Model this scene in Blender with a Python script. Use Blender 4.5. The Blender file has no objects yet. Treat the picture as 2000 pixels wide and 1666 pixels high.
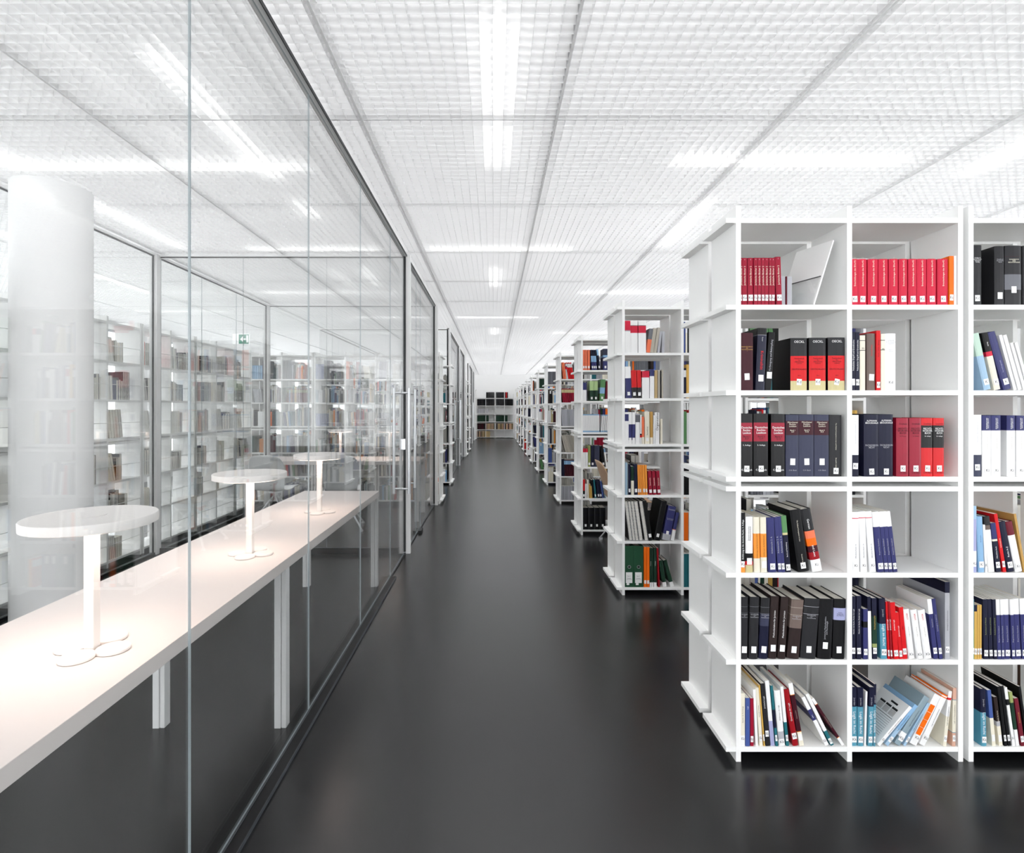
import bpy, bmesh, math, random
from mathutils import Matrix, Vector
S = bpy.context.scene
C = S.collection
PI = math.pi
random.seed(7)
# ------------------------------------------------------------------ camera, world, exposure
CAMZ = 1.40; FPX = 1050.0; VX = 964.0; VY = 795.0
cam = bpy.data.cameras.new('camera'); camo = bpy.data.objects.new('camera', cam); C.objects.link(camo)
camo.location = (0, 0, CAMZ); camo.rotation_euler = (PI/2, 0, 0)
cam.sensor_fit = 'HORIZONTAL'; cam.sensor_width = 36; cam.lens = FPX/2000*36
cam.shift_x = (1000-VX)/2000; cam.shift_y = (VY-833)/2000
cam.clip_start = .05; cam.clip_end = 200
S.camera = camo
S.view_settings.view_transform = 'Standard'; S.view_settings.look = 'None'
S.view_settings.gamma = 1; S.view_settings.use_curve_mapping = False
S.view_settings.exposure = EXPOSURE = 0.24
w = bpy.data.worlds.new('sky'); S.world = w; w.use_nodes = True
bg = w.node_tree.nodes['Background']; bg.inputs[0].default_value = (.97, .985, 1, 1); bg.inputs[1].default_value = 5.0
TUBE = 11.0        # strength of the ceiling tubes
CEIL_FILL = 300.0  # power of the added fill lamps above the mesh
LAMP = 8.5         # strength of the desk lamps
def area(name, x, y, z, sx, sy, watts, rot=(0, 0, 0), col=(1, 1, 1)):
    l = bpy.data.lights.new(name, 'AREA'); l.shape = 'RECTANGLE'; l.size = sx; l.size_y = sy; l.energy = watts; l.color = col
    o = bpy.data.objects.new(name, l); C.objects.link(o); o.location = (x, y, z); o.rotation_euler = rot; return o
# added fill lamps, not real fixtures: aimed up to brighten the slab above the mesh
for i in range(4): area('added_ceiling_fill', .25, -.4+i*7.06, 2.93, 13.2, 6.9, CEIL_FILL*(.9, 1.22, 1.6, 1.7)[i], (PI, 0, 0), (.985, .99, 1))
S.cycles.max_bounces = 9; S.cycles.diffuse_bounces = 6; S.cycles.glossy_bounces = 4
S.cycles.transparent_max_bounces = 16; S.cycles.transmission_bounces = 4
S.cycles.sample_clamp_indirect = 6; S.cycles.caustics_reflective = False; S.cycles.caustics_refractive = False

# ------------------------------------------------------------------ materials
def lin(c):
    return tuple(((v/255)/12.92 if v <= 10 else ((v/255+.055)/1.055)**2.4) for v in c)
def mat(name, rgb, rough=.5, metal=0, spec=.5, noise=0, nscale=20):
    m = bpy.data.materials.new(name); m.use_nodes = True
    nt = m.node_tree; b = nt.nodes['Principled BSDF']; c = lin(rgb)
    b.inputs['Base Color'].default_value = (*c, 1); b.inputs['Roughness'].default_value = rough
    b.inputs['Metallic'].default_value = metal; b.inputs['Specular IOR Level'].default_value = spec
    if noise:
        tx = nt.nodes.new('ShaderNodeTexNoise'); tx.inputs['Scale'].default_value = nscale; tx.inputs['Detail'].default_value = 4
        tc = nt.nodes.new('ShaderNodeTexCoord'); nt.links.new(tc.outputs['Object'], tx.inputs['Vector'])
        mx = nt.nodes.new('ShaderNodeMix'); mx.data_type = 'RGBA'
        mx.inputs[6].default_value = (*[v*(1-noise) for v in c], 1); mx.inputs[7].default_value = (*[min(1, v*(1+noise)) for v in c], 1)
        nt.links.new(tx.outputs[0], mx.inputs[0]); nt.links.new(mx.outputs[2], b.inputs['Base Color'])
    return m
M_WHITE = mat('white_laminate', (246, 246, 245), .45, noise=.012, nscale=8)
M_WALL = mat('white_paint', (246, 246, 246), .8, noise=.01, nscale=3)
M_COL = mat('column_plaster', (238, 238, 238), .7, noise=.015, nscale=3)
M_TABLE = mat('white_tabletop', (232, 225, 222), .5, noise=.01, nscale=6)
M_ALU = mat('brushed_aluminium', (196, 198, 200), .35, metal=.75)
M_STEEL = mat('satin_steel', (205, 207, 210), .3, metal=.9)
M_LIGHTALU = mat('powder_coated_frame', (238, 238, 238), .4)
M_DARK = mat('black_rubber', (28, 29, 31), .5)
M_TRACK = mat('dark_anodised_track', (13, 13, 15), .45, spec=.3)
M_LINE = mat('track_lip', (62, 65, 70), .4)
M_PAGE = mat('paper', (232, 228, 218), .8, noise=.05, nscale=300)
M_STICK = mat('sticker_paper', (240, 240, 240), .5)
M_INK = mat('ink_black', (25, 25, 28), .6)
M_WOOD = mat('oak_veneer', (178, 148, 122), .5, noise=.12, nscale=14)
M_SHELL = mat('pale_chair_shell', (232, 233, 234), .5)
M_LAMPW = mat('white_lamp_metal', (238, 234, 231), .5)
M_GREEN = mat('exit_green', (0, 130, 90), .5)
def emis(name, rgb, k, base=(.8, .8, .8)):
    m = bpy.data.materials.new(name); m.use_nodes = True; nt = m.node_tree
    b = nt.nodes['Principled BSDF']; b.inputs['Base Color'].default_value = (*base, 1)
    b.inputs['Emission Color'].default_value = (*rgb, 1); b.inputs['Emission Strength'].default_value = k
    return m
M_TUBE = emis('tube_light', (1, .995, .98), TUBE)
M_SIGN = emis('backlit_panel', (1, 1, 1), .5)
M_SIGNG = emis('backlit_green', (0, .3, .18), .25, (0, .2, .12))
M_DIFF = emis('lamp_diffuser', (1, .78, .66), LAMP)
# floor: poured black asphalt, softly reflective
m = bpy.data.materials.new('black_poured_floor'); m.use_nodes = True; nt = m.node_tree; b = nt.nodes['Principled BSDF']
b.inputs['Specular IOR Level'].default_value = .66
tc = nt.nodes.new('ShaderNodeTexCoord'); n1 = nt.nodes.new('ShaderNodeTexNoise'); n1.inputs['Scale'].default_value = 1.3; n1.inputs['Detail'].default_value = 6
nt.links.new(tc.outputs['Object'], n1.inputs['Vector'])
r = nt.nodes.new('ShaderNodeMapRange'); r.inputs[3].default_value = .25; r.inputs[4].default_value = .28
nt.links.new(n1.outputs[0], r.inputs[0]); nt.links.new(r.outputs[0], b.inputs['Roughness'])
cr = nt.nodes.new('ShaderNodeMix'); cr.data_type = 'RGBA'; cr.inputs[6].default_value = (.0064, .0067, .0076, 1); cr.inputs[7].default_value = (.0074, .0077, .0086, 1)
nt.links.new(n1.outputs[0], cr.inputs[0]); nt.links.new(cr.outputs[2], b.inputs['Base Color'])
n2 = nt.nodes.new('ShaderNodeTexNoise'); n2.inputs['Scale'].default_value = 90; nt.links.new(tc.outputs['Object'], n2.inputs['Vector'])
bp = nt.nodes.new('ShaderNodeBump'); bp.inputs['Strength'].default_value = .012; bp.inputs['Distance'].default_value = .01
nt.links.new(n2.outputs[0], bp.inputs['Height']); nt.links.new(bp.outputs[0], b.inputs['Normal'])
M_FLOOR = m
# clear glass: Fresnel mix of see-through and mirror
def glass(name, tint, ior=1.45):
    m = bpy.data.materials.new(name); m.use_nodes = True; nt = m.node_tree; nt.nodes.clear()
    o = nt.nodes.new('ShaderNodeOutputMaterial'); mx = nt.nodes.new('ShaderNodeMixShader'); fr = nt.nodes.new('ShaderNodeFresnel')
    fr.inputs[0].default_value = ior
    t = nt.nodes.new('ShaderNodeBsdfTransparent'); t.inputs[0].default_value = (*tint, 1)
    g = nt.nodes.new('ShaderNodeBsdfGlossy'); g.inputs['Roughness'].default_value = 0.0
    ge = nt.nodes.new('ShaderNodeNewGeometry'); mr = nt.nodes.new('ShaderNodeMapRange')   # same index on both faces of the pane
    mr.inputs[3].default_value = ior; mr.inputs[4].default_value = 1/ior
    nt.links.new(ge.outputs['Backfacing'], mr.inputs[0]); nt.links.new(mr.outputs[0], fr.inputs[0])
    nt.links.new(fr.outputs[0], mx.inputs[0]); nt.links.new(t.outputs[0], mx.inputs[1]); nt.links.new(g.outputs[0], mx.inputs[2])
    nt.links.new(mx.outputs[0], o.inputs[0]); return m
M_GLASS = glass('clear_glass', (.985, .99, .989), 1.62)
M_EDGE = mat('glass_edge', (168, 178, 182), .2)
M_EDGED = mat('glass_seal', (70, 76, 80), .3)
# perforated sheet of the cassette ceiling
m = bpy.data.materials.new('perforated_mesh'); m.use_nodes = True; nt = m.node_tree; nt.nodes.clear()
o = nt.nodes.new('ShaderNodeOutputMaterial'); mx = nt.nodes.new('ShaderNodeMixShader'); mx.inputs[0].default_value = .86
mx2 = nt.nodes.new('ShaderNodeMixShader'); mx2.inputs[0].default_value = .35
t = nt.nodes.new('ShaderNodeBsdfTransparent'); d = nt.nodes.new('ShaderNodeBsdfDiffuse'); d.inputs[0].default_value = (.94, .94, .942, 1)
tl = nt.nodes.new('ShaderNodeBsdfTranslucent'); tl.inputs[0].default_value = (.94, .94, .942, 1)
nt.links.new(d.outputs[0], mx2.inputs[1]); nt.links.new(tl.outputs[0], mx2.inputs[2])
nt.links.new(t.outputs[0], mx.inputs[1]); nt.links.new(mx2.outputs[0], mx.inputs[2]); nt.links.new(mx.outputs[0], o.inputs[0])
M_MESH = m
# printed covers: colour stored per face
def cover_mat(name, rough, coat):
    m = bpy.data.materials.new(name); m.use_nodes = True; nt = m.node_tree; b = nt.nodes['Principled BSDF']
    a = nt.nodes.new('ShaderNodeVertexColor'); a.layer_name = 'Col'; nt.links.new(a.outputs[0], b.inputs['Base Color'])
    b.inputs['Roughness'].default_value = rough; b.inputs['Specular IOR Level'].default_value = .2; b.inputs['Coat Weight'].default_value = coat; b.inputs['Coat Roughness'].default_value = .12
    return m
M_COVER = cover_mat('printed_cover', .45, .0)
M_GLOSSY = cover_mat('laminated_cover', .38, .04)

# ------------------------------------------------------------------ mesh helpers
class MB:
    def __init__(s): s.v = []; s.f = []; s.mi = []; s.col = []
    def box(s, x0, x1, y0, y1, z0, z1, mi=0, col=None, M=None):
        n = len(s.v)
        p = [(x0,y0,z0),(x1,y0,z0),(x1,y1,z0),(x0,y1,z0),(x0,y0,z1),(x1,y0,z1),(x1,y1,z1),(x0,y1,z1)]
        if M: p = [tuple(M @ Vector(q)) for q in p]
        s.v += p
        fs = [(0,3,2,1),(4,5,6,7),(0,1,5,4),(1,2,6,5),(2,3,7,6),(3,0,4,7)]
        for i, f in enumerate(fs):
            s.f.append(tuple(n+k for k in f)); s.mi.append(mi)
            s.col.append(col[i] if isinstance(col, list) else (col or (1,1,1)))
        return s
    def prism(s, poly, z0, z1, mi=0, col=None, caps=(True, True), M=None):
        n = len(s.v); k = len(poly)
        p = [(x, y, z0) for x, y in poly] + [(x, y, z1) for x, y in poly]
        if M: p = [tuple(M @ Vector(q)) for q in p]
        s.v += p
        for i in range(k):
            j = (i+1) % k; s.f.append((n+i, n+j, n+k+j, n+k+i)); s.mi.append(mi); s.col.append(col or (1,1,1))
        if caps[0]: s.f.append(tuple(n+i for i in reversed(range(k)))); s.mi.append(mi); s.col.append(col or (1,1,1))
        if caps[1]: s.f.append(tuple(n+k+i for i in range(k))); s.mi.append(mi); s.col.append(col or (1,1,1))
        return s
    def cyl(s, p0, p1, r, seg=12, mi=0, r1=None, col=None):
        p0 = Vector(p0); p1 = Vector(p1); d = (p1-p0).normalized()
        a = d.orthogonal().normalized(); b_ = d.cross(a); n = len(s.v); r1 = r if r1 is None else r1
        for p, rr in ((p0, r), (p1, r1)):
            for i in range(seg):
                t = 2*PI*i/seg; s.v.append(tuple(p + a*math.cos(t)*rr + b_*math.sin(t)*rr))
        for i in range(seg):
            j = (i+1) % seg; s.f.append((n+i, n+j, n+seg+j, n+seg+i)); s.mi.append(mi); s.col.append(col or (1,1,1))
        s.f.append(tuple(n+i for i in reversed(range(seg)))); s.f.append(tuple(n+seg+i for i in range(seg)))
        s.mi += [mi, mi]; s.col += [col or (1,1,1)]*2
        return s
    def lathe(s, prof, seg=48, mi=0, cx=0, cy=0):
        n = len(s.v); k = len(prof)
        for r, z in prof:
            for i in range(seg):
                t = 2*PI*i/seg; s.v.append((cx+r*math.cos(t), cy+r*math.sin(t), z))
        for q in range(k-1):
            for i in range(seg):
                j = (i+1) % seg; s.f.append((n+q*seg+i, n+q*seg+j, n+(q+1)*seg+j, n+(q+1)*seg+i)); s.mi.append(mi); s.col.append((1,1,1))
        s.f.append(tuple(n+i for i in reversed(range(seg)))); s.f.append(tuple(n+(k-1)*seg+i for i in range(seg)))
        s.mi += [mi, mi]; s.col += [(1,1,1)]*2
        return s
    def data(s, name, mats, colour=False):
        me = bpy.data.meshes.new(name); me.from_pydata(s.v, [], s.f)
        for m in mats: me.materials.append(m)
        if len(mats) > 1: me.polygons.foreach_set('material_index', s.mi)
        if colour:
            a = me.color_attributes.new('Col', 'FLOAT_COLOR', 'CORNER'); out = []
            for f, c in zip(s.f, s.col): out += [c[0], c[1], c[2], 1.0]*len(f)
            a.data.foreach_set('color', out)
        me.update(); return me
def link(name, me, parent=None, loc=None, rot=None):
    o = bpy.data.objects.new(name, me); C.objects.link(o)
    if parent: o.parent = parent
    if loc is not None: o.location = loc
    if rot is not None: o.rotation_euler = rot
    return o
def put(name, mb, mats, parent=None, loc=None, rot=None, colour=False):
    if not isinstance(mats, (list, tuple)): mats = [mats]
    return link(name, mb.data(name, mats, colour), parent, loc, rot)
def tag(o, label=None, cat=None, group=None, kind=None):
    if label: o['label'] = label
    if cat: o['category'] = cat
    if group: o['group'] = group
    if kind: o['kind'] = kind
    return o
def smooth(o, ang=40):
    me = o.data; me.polygons.foreach_set('use_smooth', [True]*len(me.polygons))
    me.set_sharp_from_angle(angle=math.radians(ang)); return o
def bevel(o, wd=.002, seg=2):
    b = o.modifiers.new('bevel', 'BEVEL'); b.width = wd; b.segments = seg; b.limit_method = 'ANGLE'; return o
ORD = ['first','second','third','fourth','fifth','sixth','seventh','eighth','ninth','tenth','eleventh','twelfth','thirteenth','fourteenth','fifteenth','sixteenth','seventeenth','eighteenth','nineteenth','twentieth','twenty-first','twenty-second','twenty-third','twenty-fourth','twenty-fifth']

# text as flat printed lettering
_tc = {}
def text_mesh(s):
    if s in _tc: return _tc[s]
    cu = bpy.data.curves.new('t', 'FONT'); cu.body = s; cu.size = 1; cu.align_x = 'CENTER'; cu.align_y = 'CENTER'; cu.resolution_u = 2
    cu.space_line = .85
    o = bpy.data.objects.new('t', cu); C.objects.link(o)
    dg = bpy.context.evaluated_depsgraph_get(); dg.update()
    me = bpy.data.meshes.new_from_object(o.evaluated_get(dg))
    v = [tuple(p.co) for p in me.vertices]; f = [tuple(p.vertices) for p in me.polygons]
    bpy.data.objects.remove(o); bpy.data.curves.remove(cu); bpy.data.meshes.remove(me)
    x0 = min(p[0] for p in v); x1 = max(p[0] for p in v)
    _tc[s] = (v, f, x1-x0); return _tc[s]
def text_into(mb, s, cx, y, cz, size, maxw, orient='h', col=(1,1,1), stretch=1.0):
    """lettering in the XZ plane facing -Y"""
    v, f, wd = text_mesh(s); k = min(1, maxw/max(1e-6, wd*size*stretch)); n = len(mb.v)
    for p in v:
        a, b_ = p[0]*size*k*stretch, p[1]*size
        if orient == 'u': a, b_ = -b_, a
        elif orient == 'd': a, b_ = b_, -a
        mb.v.append((cx+a, y, cz+b_))
    for q in f: mb.f.append(tuple(n+i for i in q)); mb.mi.append(0); mb.col.append(col)

# ------------------------------------------------------------------ the room
def struct(name, mb, mats, parent=None, **k):
    o = put(name, mb, mats, parent, **k)
    if parent is None: o['kind'] = 'structure'
    return o
XL, XR, YB, YF = -6.5, 7.0, -4.0, 24.35   # inner faces
HC = 2.86                                  # underside of the cassette ceiling
HS = 3.30                                  # concrete slab above it
struct('floor', MB().box(XL-.3, XR+.3, YB-.3, YF+.3, -.12, 0), M_FLOOR)
struct('wall_back', MB().box(XL-.2, XR+.2, YF, YF+.2, 0, HS), M_WALL)
mb = MB().box(XL-.2, XR+.2, YB-.2, YB, 0, .35).box(XL-.2, XR+.2, YB-.2, YB, 2.75, HS)
for i in range(7): xc = XL+i*(XR-XL)/6; mb.box(xc-.2, xc+.2, YB-.2, YB, .35, 2.75)  # unseen wall behind the camera; openings added to let in frontal sky light
struct('wall_front', mb, M_WALL)
def window_wall(name, x0, x1, first):
    mb = MB().box(x0, x1, YB, YF, 0, .35).box(x0, x1, YB, YF, 2.75, HS)
    n = 10; L = (YF-YB)/n; pw = .5
    for i in range(n+1):
        yc = YB + i*L; mb.box(x0, x1, max(YB, yc-pw/2), min(YF, yc+pw/2), .35, 2.75)
    struct(name, mb, M_WALL)
    xm = (x0+x1)/2
    for i in range(n):
        a = YB+i*L+pw/2; b_ = YB+(i+1)*L-pw/2; f = MB()
        for q in (a, (a+b_)/2-.03, b_-.06): f.box(xm-.03, xm+.03, q, q+.06, .35, 2.75)
        f.box(xm-.029, xm+.029, a, b_, .35, .41).box(xm-.029, xm+.029, a, b_, 2.69, 2.75)
        wf = struct('window_%d' % (first+i), f, M_ALU)
        put('window_pane', MB().box(xm-.004, xm+.004, a+.02, b_-.02, .37, 2.73), M_GLASS, wf)
window_wall('wall_right', XR, XR+.2, 60)
window_wall('wall_left', XL-.2, XL, 80)
sl = struct('ceiling', MB().box(XL-.2, XR+.2, YB-.2, YF+.2, HS, HS+.15), M_WALL)
P = .053; LH = .042
mb = MB(); y = YB+.01
while y < YF-.01: mb.box(XL+.01, XR-.01, y, y+.0012, HC, HC+LH); y += P
put('cross_strips', mb, M_MESH, sl)
mb = MB(); x = XL+.03
while x < XR-.01: mb.box(x, x+.0012, YB+.01, YF-.01, HC+.0005, HC+LH); x += P
put('lengthwise_strips', mb, M_MESH, sl)
mb = MB()
for x in (-5.49, -4.33, -3.17, -2.01, -.67, .32, 1.45, 2.63, 3.79, 4.95, 6.11): mb.box(x-.006, x+.006, YB, YF, HC-.003, HC+.05)
y = 2.73-1.175*5
while y < YF: mb.box(XL, XR, y-.0018, y+.0018, HC-.001, HC+.049); y += 1.175
put('panel_rail', mb, M_MESH, sl)

# ceiling tubes above the mesh
ti = [0]
def tube(x0, y0, x1, y1, where):
    cx, cy = (x0+x1)/2, (y0+y1)/2; r = bpy.data.objects.new('ceiling_light', None); C.objects.link(r); r.location = (cx, cy, 2.925)
    L = math.hypot(x1-x0, y1-y0)/2; along = abs(y1-y0) > abs(x1-x0); hw = .010
    a = MB(); b_ = MB()
    if along: a.box(-hw, hw, -L, L, 0, .02); b_.box(-.005, .005, -L, L, .0205, .04)
    else: a.box(-L, L, -hw, hw, 0, .02); b_.box(-L, L, -.005, .005, .0205, .04)
    for s in (-1, 1):
        q = s*(L-.15)
        if along: b_.box(-.003, .003, q-.003, q+.003, .04, HS-2.925)
        else: b_.box(q-.003, q+.003, -.003, .003, .04, HS-2.925)
    put('tube', a, M_TUBE, r); put('housing', b_, M_LIGHTALU, r)
    tag(r, 'linear ceiling light set %s, %s' % ('lengthwise' if along else 'crosswise', where), 'ceiling light', 'linear lights above the mesh ceiling')
T = [(.018,2.03,.018,2.66,'above the aisle, nearest the camera'),(.018,2.78,.018,3.25,'above the aisle, just beyond the nearest one'),
     (.018,5.65,.018,6.5,'above the aisle, third from the camera'),(.018,9.9,.018,10.8,'far down the aisle, fourth from the camera'),
     (-1.39,2.2,-1.39,3.42,'above the nearest desk lamp'),(-1.39,3.8,-1.39,4.15,'short one above the far end of the long table'),(-1.39,5.6,-1.39,6.5,'in the second glass room'),
     (1.5,3.83,1.5,4.86,'between nearest and second bookcase row'),(2.97,2.2,2.97,3.36,'at right edge above the nearest bookcases'),
     (-2.86,3.78,-2.86,4.93,'right of the white column'),(-2.86,2.0,-2.86,3.2,'left of the white column'),
     (-2.96,3.25,-1.12,3.25,'over the long table, ending left of the aisle glass'),(1.09,3.18,2.41,3.18,'above the nearest bookcase row'),
     (-.6,4.96,.71,4.96,'above the aisle, nearest crosswise one'),(-2.24,4.96,-1.0,4.96,'above the far end of the long table'),
     (1.1,6.85,2.5,6.85,'above the third bookcase row, right of aisle'),(-2.9,6.85,-1.1,6.85,'across the second glass room'),
     (-.6,8.75,.71,8.75,'above the aisle, second crosswise one'),(-2.24,8.75,-1.0,8.75,'above the first bookcases left of the aisle'),
     (1.1,10.6,2.5,10.6,'above the fifth bookcase row'),(-2.9,10.6,-1.1,10.6,'at the start of the far glass room'),
     (-.6,13.4,.71,13.4,'above the aisle, third crosswise one'),(1.1,14.4,2.5,14.4,'above the seventh bookcase row'),(-2.9,14.4,-1.1,14.4,'at the end of the far glass room'),
     (-.6,17.6,.71,17.6,'above the aisle, fourth crosswise one'),(1.1,18.4,2.5,18.4,'above the ninth bookcase row'),
     (-.6,21.6,.71,21.6,'above the aisle, closest to the back wall'),(1.1,22.2,2.5,22.2,'above the last bookcase row'),
     (-5.5,4.5,-4.1,4.5,'beyond the left wall of bookcases, near'),(-5.5,8.2,-4.1,8.2,'beyond the left wall of bookcases, far'),
     (-4.4,5.9,-4.4,7.1,'beyond the left wall of bookcases'),(3.6,5.0,5.2,5.0,'right of the second bookcase row'),(3.6,9.0,5.2,9.0,'right of the fourth bookcase row'),(3.6,13.4,5.2,13.4,'right of the seventh bookcase row'),
     (-.6,.9,.7,.9,'above the camera'),(-2.9,.6,-1.1,.6,'above the near end of the long table'),(1.1,.6,2.9,.6,'in front of the nearest bookcase row'),
     (-2.2,-1.4,.9,-1.4,'behind the camera'),(1.2,-1.9,3.4,-1.9,'behind the camera at right'),(-5.2,.5,-3.9,.5,'behind the camera at far left')]
for t in T: tube(*t)

# glass walls -----------------------------------------------------------------
GX = -.85; HG = 2.835
wn = [0]
def pane(x0, x1, y0, y1, name=None, z0=.012, z1=HG):
    """one clear pane with polished edges"""
    mb = MB().box(x0, x1, y0, y1, z0, z1); along = abs(y1-y0) > abs(x1-x0)
    mb.mi = [1,1,1,0,1,0] if along else [1,1,0,1,0,1]
    if name is None: wn[0] += 1; name = 'window_%d' % wn[0]
    o = put(name, mb, [M_GLASS, M_EDGE]); o['kind'] = 'structure'; return o
def handle(parent, yc, z0, z1, x=GX):
    for s in (-1, 1):
        h = put('handle', MB().cyl((x+s*.07, yc, z0), (x+s*.07, yc, z1), .0135, 20), M_STEEL, parent); smooth(h)
        for z in (z0+.045, z1-.045): put('standoff', MB().cyl((x+s*.0045, yc, z), (x+s*.0695, yc, z), .0095, 14).cyl((x+s*.0042, yc, z), (x+s*.012, yc, z), .014, 14), M_STEEL, h)
def trim(mb, m):
    trim.n += 1; return struct('trim_%d' % trim.n, mb, m)
trim.n = 0
def glass_room(y0, y1, joints, posts, door):
    ys = [y0]+joints+[y1]
    for a, b_ in zip(ys[:-1], ys[1:]):
        isdoor = door and abs(a-door[0]) < .01
        if isdoor:
            o = pane(GX-.003, GX+.003, a+.003, b_-.003, 'door_%d' % door[2]); handle(o, door[1], .60, 1.575)
            put('lock', MB().box(GX-.02, GX+.02, b_-.085, b_-.03, 1.0, 1.10), M_STEEL, o)
        else: pane(GX-.003, GX+.003, a+.002, b_-.002)
    for p in posts:
        trim(MB().box(GX-.012, GX+.055, p, p+.035, 0, HC-.002), M_LIGHTALU); trim(MB().box(GX-.012, GX+.012, p-.014, p-.0005, 0.02, HG), M_DARK)
    trim(MB().box(GX-.02, GX+.02, y0, y1, HG+.003, HC-.003), M_LIGHTALU)
    trim(MB().box(GX+.0205, GX+.024, y0, y1, HG+.001, HC-.006), M_DARK)
    trim(MB().box(GX-.012, GX+.012, y0, y1, 0.0005, .011), M_DARK)
# near room (long table) and the small room behind it
glass_room(-2.4, 5.135, [-1.40, -.43, .535, 1.5025, 2.47, 3.43, 4.42], [5.135], (4.42, 4.96, 1))
glass_room(5.172, 7.70, [5.9, 6.24], [7.665], (5.172, 5.33, 2))
glass_room(9.95, 15.2, [10.9, 11.9, 12.55, 13.45, 14.3], [9.95, 12.86, 15.165], (12.55, 12.75, 3))
glass_room(17.7, 22.7, [18.7, 19.7, 20.7, 21.4], [17.7, 20.7, 22.665], (20.7, 20.9, 4))
trim(MB().box(-.838, -.80, -2.4, 4.40, .0005, .014), M_TRACK)
trim(MB().box(-.842, -.8385, -2.4, 4.40, .0005, .016).box(-.7995, -.7965, -2.4, 4.40, .0005, .015), M_LINE)
trim(MB().box(-.835, -.80, 5.95, 6.10, .0005, .03), M_DARK)
LX = -3.23
def cross_wall(y, xs):
    for a, b_ in zip(xs[:-1], xs[1:]): pane(a+.002, b_-.002, y-.003, y+.003, z0=.052)
    trim(MB().box(xs[0], xs[-1], y-.02, y+.02, .0005, .05), M_TRACK)
    trim(MB().box(xs[0], xs[-1], y-.02, y+.02, HG+.003, HC-.003), M_LIGHTALU)
    trim(MB().box(xs[0], xs[-1], y-.006, y+.006, HG-.006, HG+.002), M_DARK)
cross_wall(5.155, [LX+.04, -2.4, -1.60, GX-.014])
cross_wall(7.665, [LX+.04, -2.3, -1.5, GX-.014])
cross_wall(9.965, [LX+.04, -2.0, GX-.014]); cross_wall(15.18, [LX+.04, -2.0, GX-.014])
def side_wall(y0, y1, js):
    ys = [y0]+js+[y1]
    for a, b_ in zip(ys[:-1], ys[1:]): pane(LX-.003, LX+.003, a+.002, b_-.002, z0=.022)
    trim(MB().box(LX-.02, LX+.02, y0, y1, HG+.003, HC-.003), M_LIGHTALU)
    trim(MB().box(LX-.006, LX+.006, y0, y1, HG-.006, HG+.002), M_DARK)
    trim(MB().box(LX-.02, LX+.02, y0, y1, .0005, .02), M_TRACK)
side_wall(-2.4, 5.10, [-1.2, 0, 1.2, 2.4, 3.9]); side_wall(5.21, 7.63, [5.95, 6.75])
side_wall(10.0, 15.1, [11.2, 12.5, 13.8])
for yy in (5.10, 7.63):
    trim(MB().box(LX-.035, LX+.035, yy, yy+.07, 0, HC-.003), M_LIGHTALU)
    trim(MB().box(LX-.006, LX+.008, yy-.008, yy-.0005, .02, HG), M_DARK)
co = struct('column', MB().lathe([(.222, 0), (.222, HC-.002)], 96, cx=-2.953, cy=3.6), M_COL); smooth(co)
# ------------------------------------------------------------------ desks, lamps, chairs
def table(x0, x1, y0, y1, legs, label, h=.74, t=.045):
    r = bpy.data.objects.new('reading_table', None); C.objects.link(r); cx, cy = (x0+x1)/2, (y0+y1)/2; r.location = (cx, cy, 0)
    tag(r, label, 'table')
    o = put('tabletop', MB().box(x0-cx, x1-cx, y0-cy, y1-cy, h-t, h), M_TABLE, r); bevel(o, .0015, 2)
    for (lx, ly) in legs:
        w_ = .05
        o = put('leg', MB().box(lx-cx, lx-cx+w_*.55, ly-cy, ly-cy+w_, 0, h-t-.0005).box(lx-cx+w_*.6, lx-cx+w_, ly-cy+.004, ly-cy+w_-.004, 0.0, h-t-.0005), M_LIGHTALU, r); bevel(o, .0015, 2)
    return r
table(-1.49, -.90, -1.6, 4.235, [(-.955, 4.18), (-.955, 2.34), (-.955, .5), (-1.485, 4.18), (-1.485, 2.34), (-1.485, .5), (-1.485, -1.55), (-.955, -1.55)],
      'long white reading table with square legs behind the nearest glass wall')
table(-3.05, -.91, 6.55, 7.20, [(-.965, 6.56), (-.965, 7.14), (-3.04, 6.56), (-3.04, 7.14)], 'short white table standing crosswise in the second glass room')
table(-3.05, -.95, 11.2, 11.85, [(-1.0, 11.21), (-1.0, 11.79), (-3.04, 11.21), (-3.04, 11.79)], 'white table crosswise in the far glass room')
def lamp(x, y, z, label):
    r = bpy.data.objects.new('desk_lamp', None); C.objects.link(r); r.location = (x, y, z); tag(r, label, 'lamp', 'round white desk lamps on the tables')
    H = .338
    o = put('stem', MB().box(-.0135, .0135, -.0135, .0135, .0005, H), M_LAMPW, r); bevel(o, .002, 2)
    o = put('shade', MB().lathe([(.150, H+.0015), (.1545, H+.0035), (.155, H+.025), (.153, H+.0275)], 96), M_LAMPW, r); smooth(o)
    o = put('diffuser', MB().lathe([(.140, H-.0005), (.142, H+.001)], 64), M_DIFF, r)
    for a, b_ in ((-.056, .004), (.002, -.056), (.004, .066), (.060, -.004)):
        o = put('foot_disc', MB().lathe([(.0395, .0005), (.041, .002), (.041, .0075), (.0395, .009)], 40, cx=a, cy=b_), M_LAMPW, r); smooth(o)
    o = put('switch', MB().lathe([(.034, H+.0277), (.034, H+.0287)], 32), M_LAMPW, r)
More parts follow.
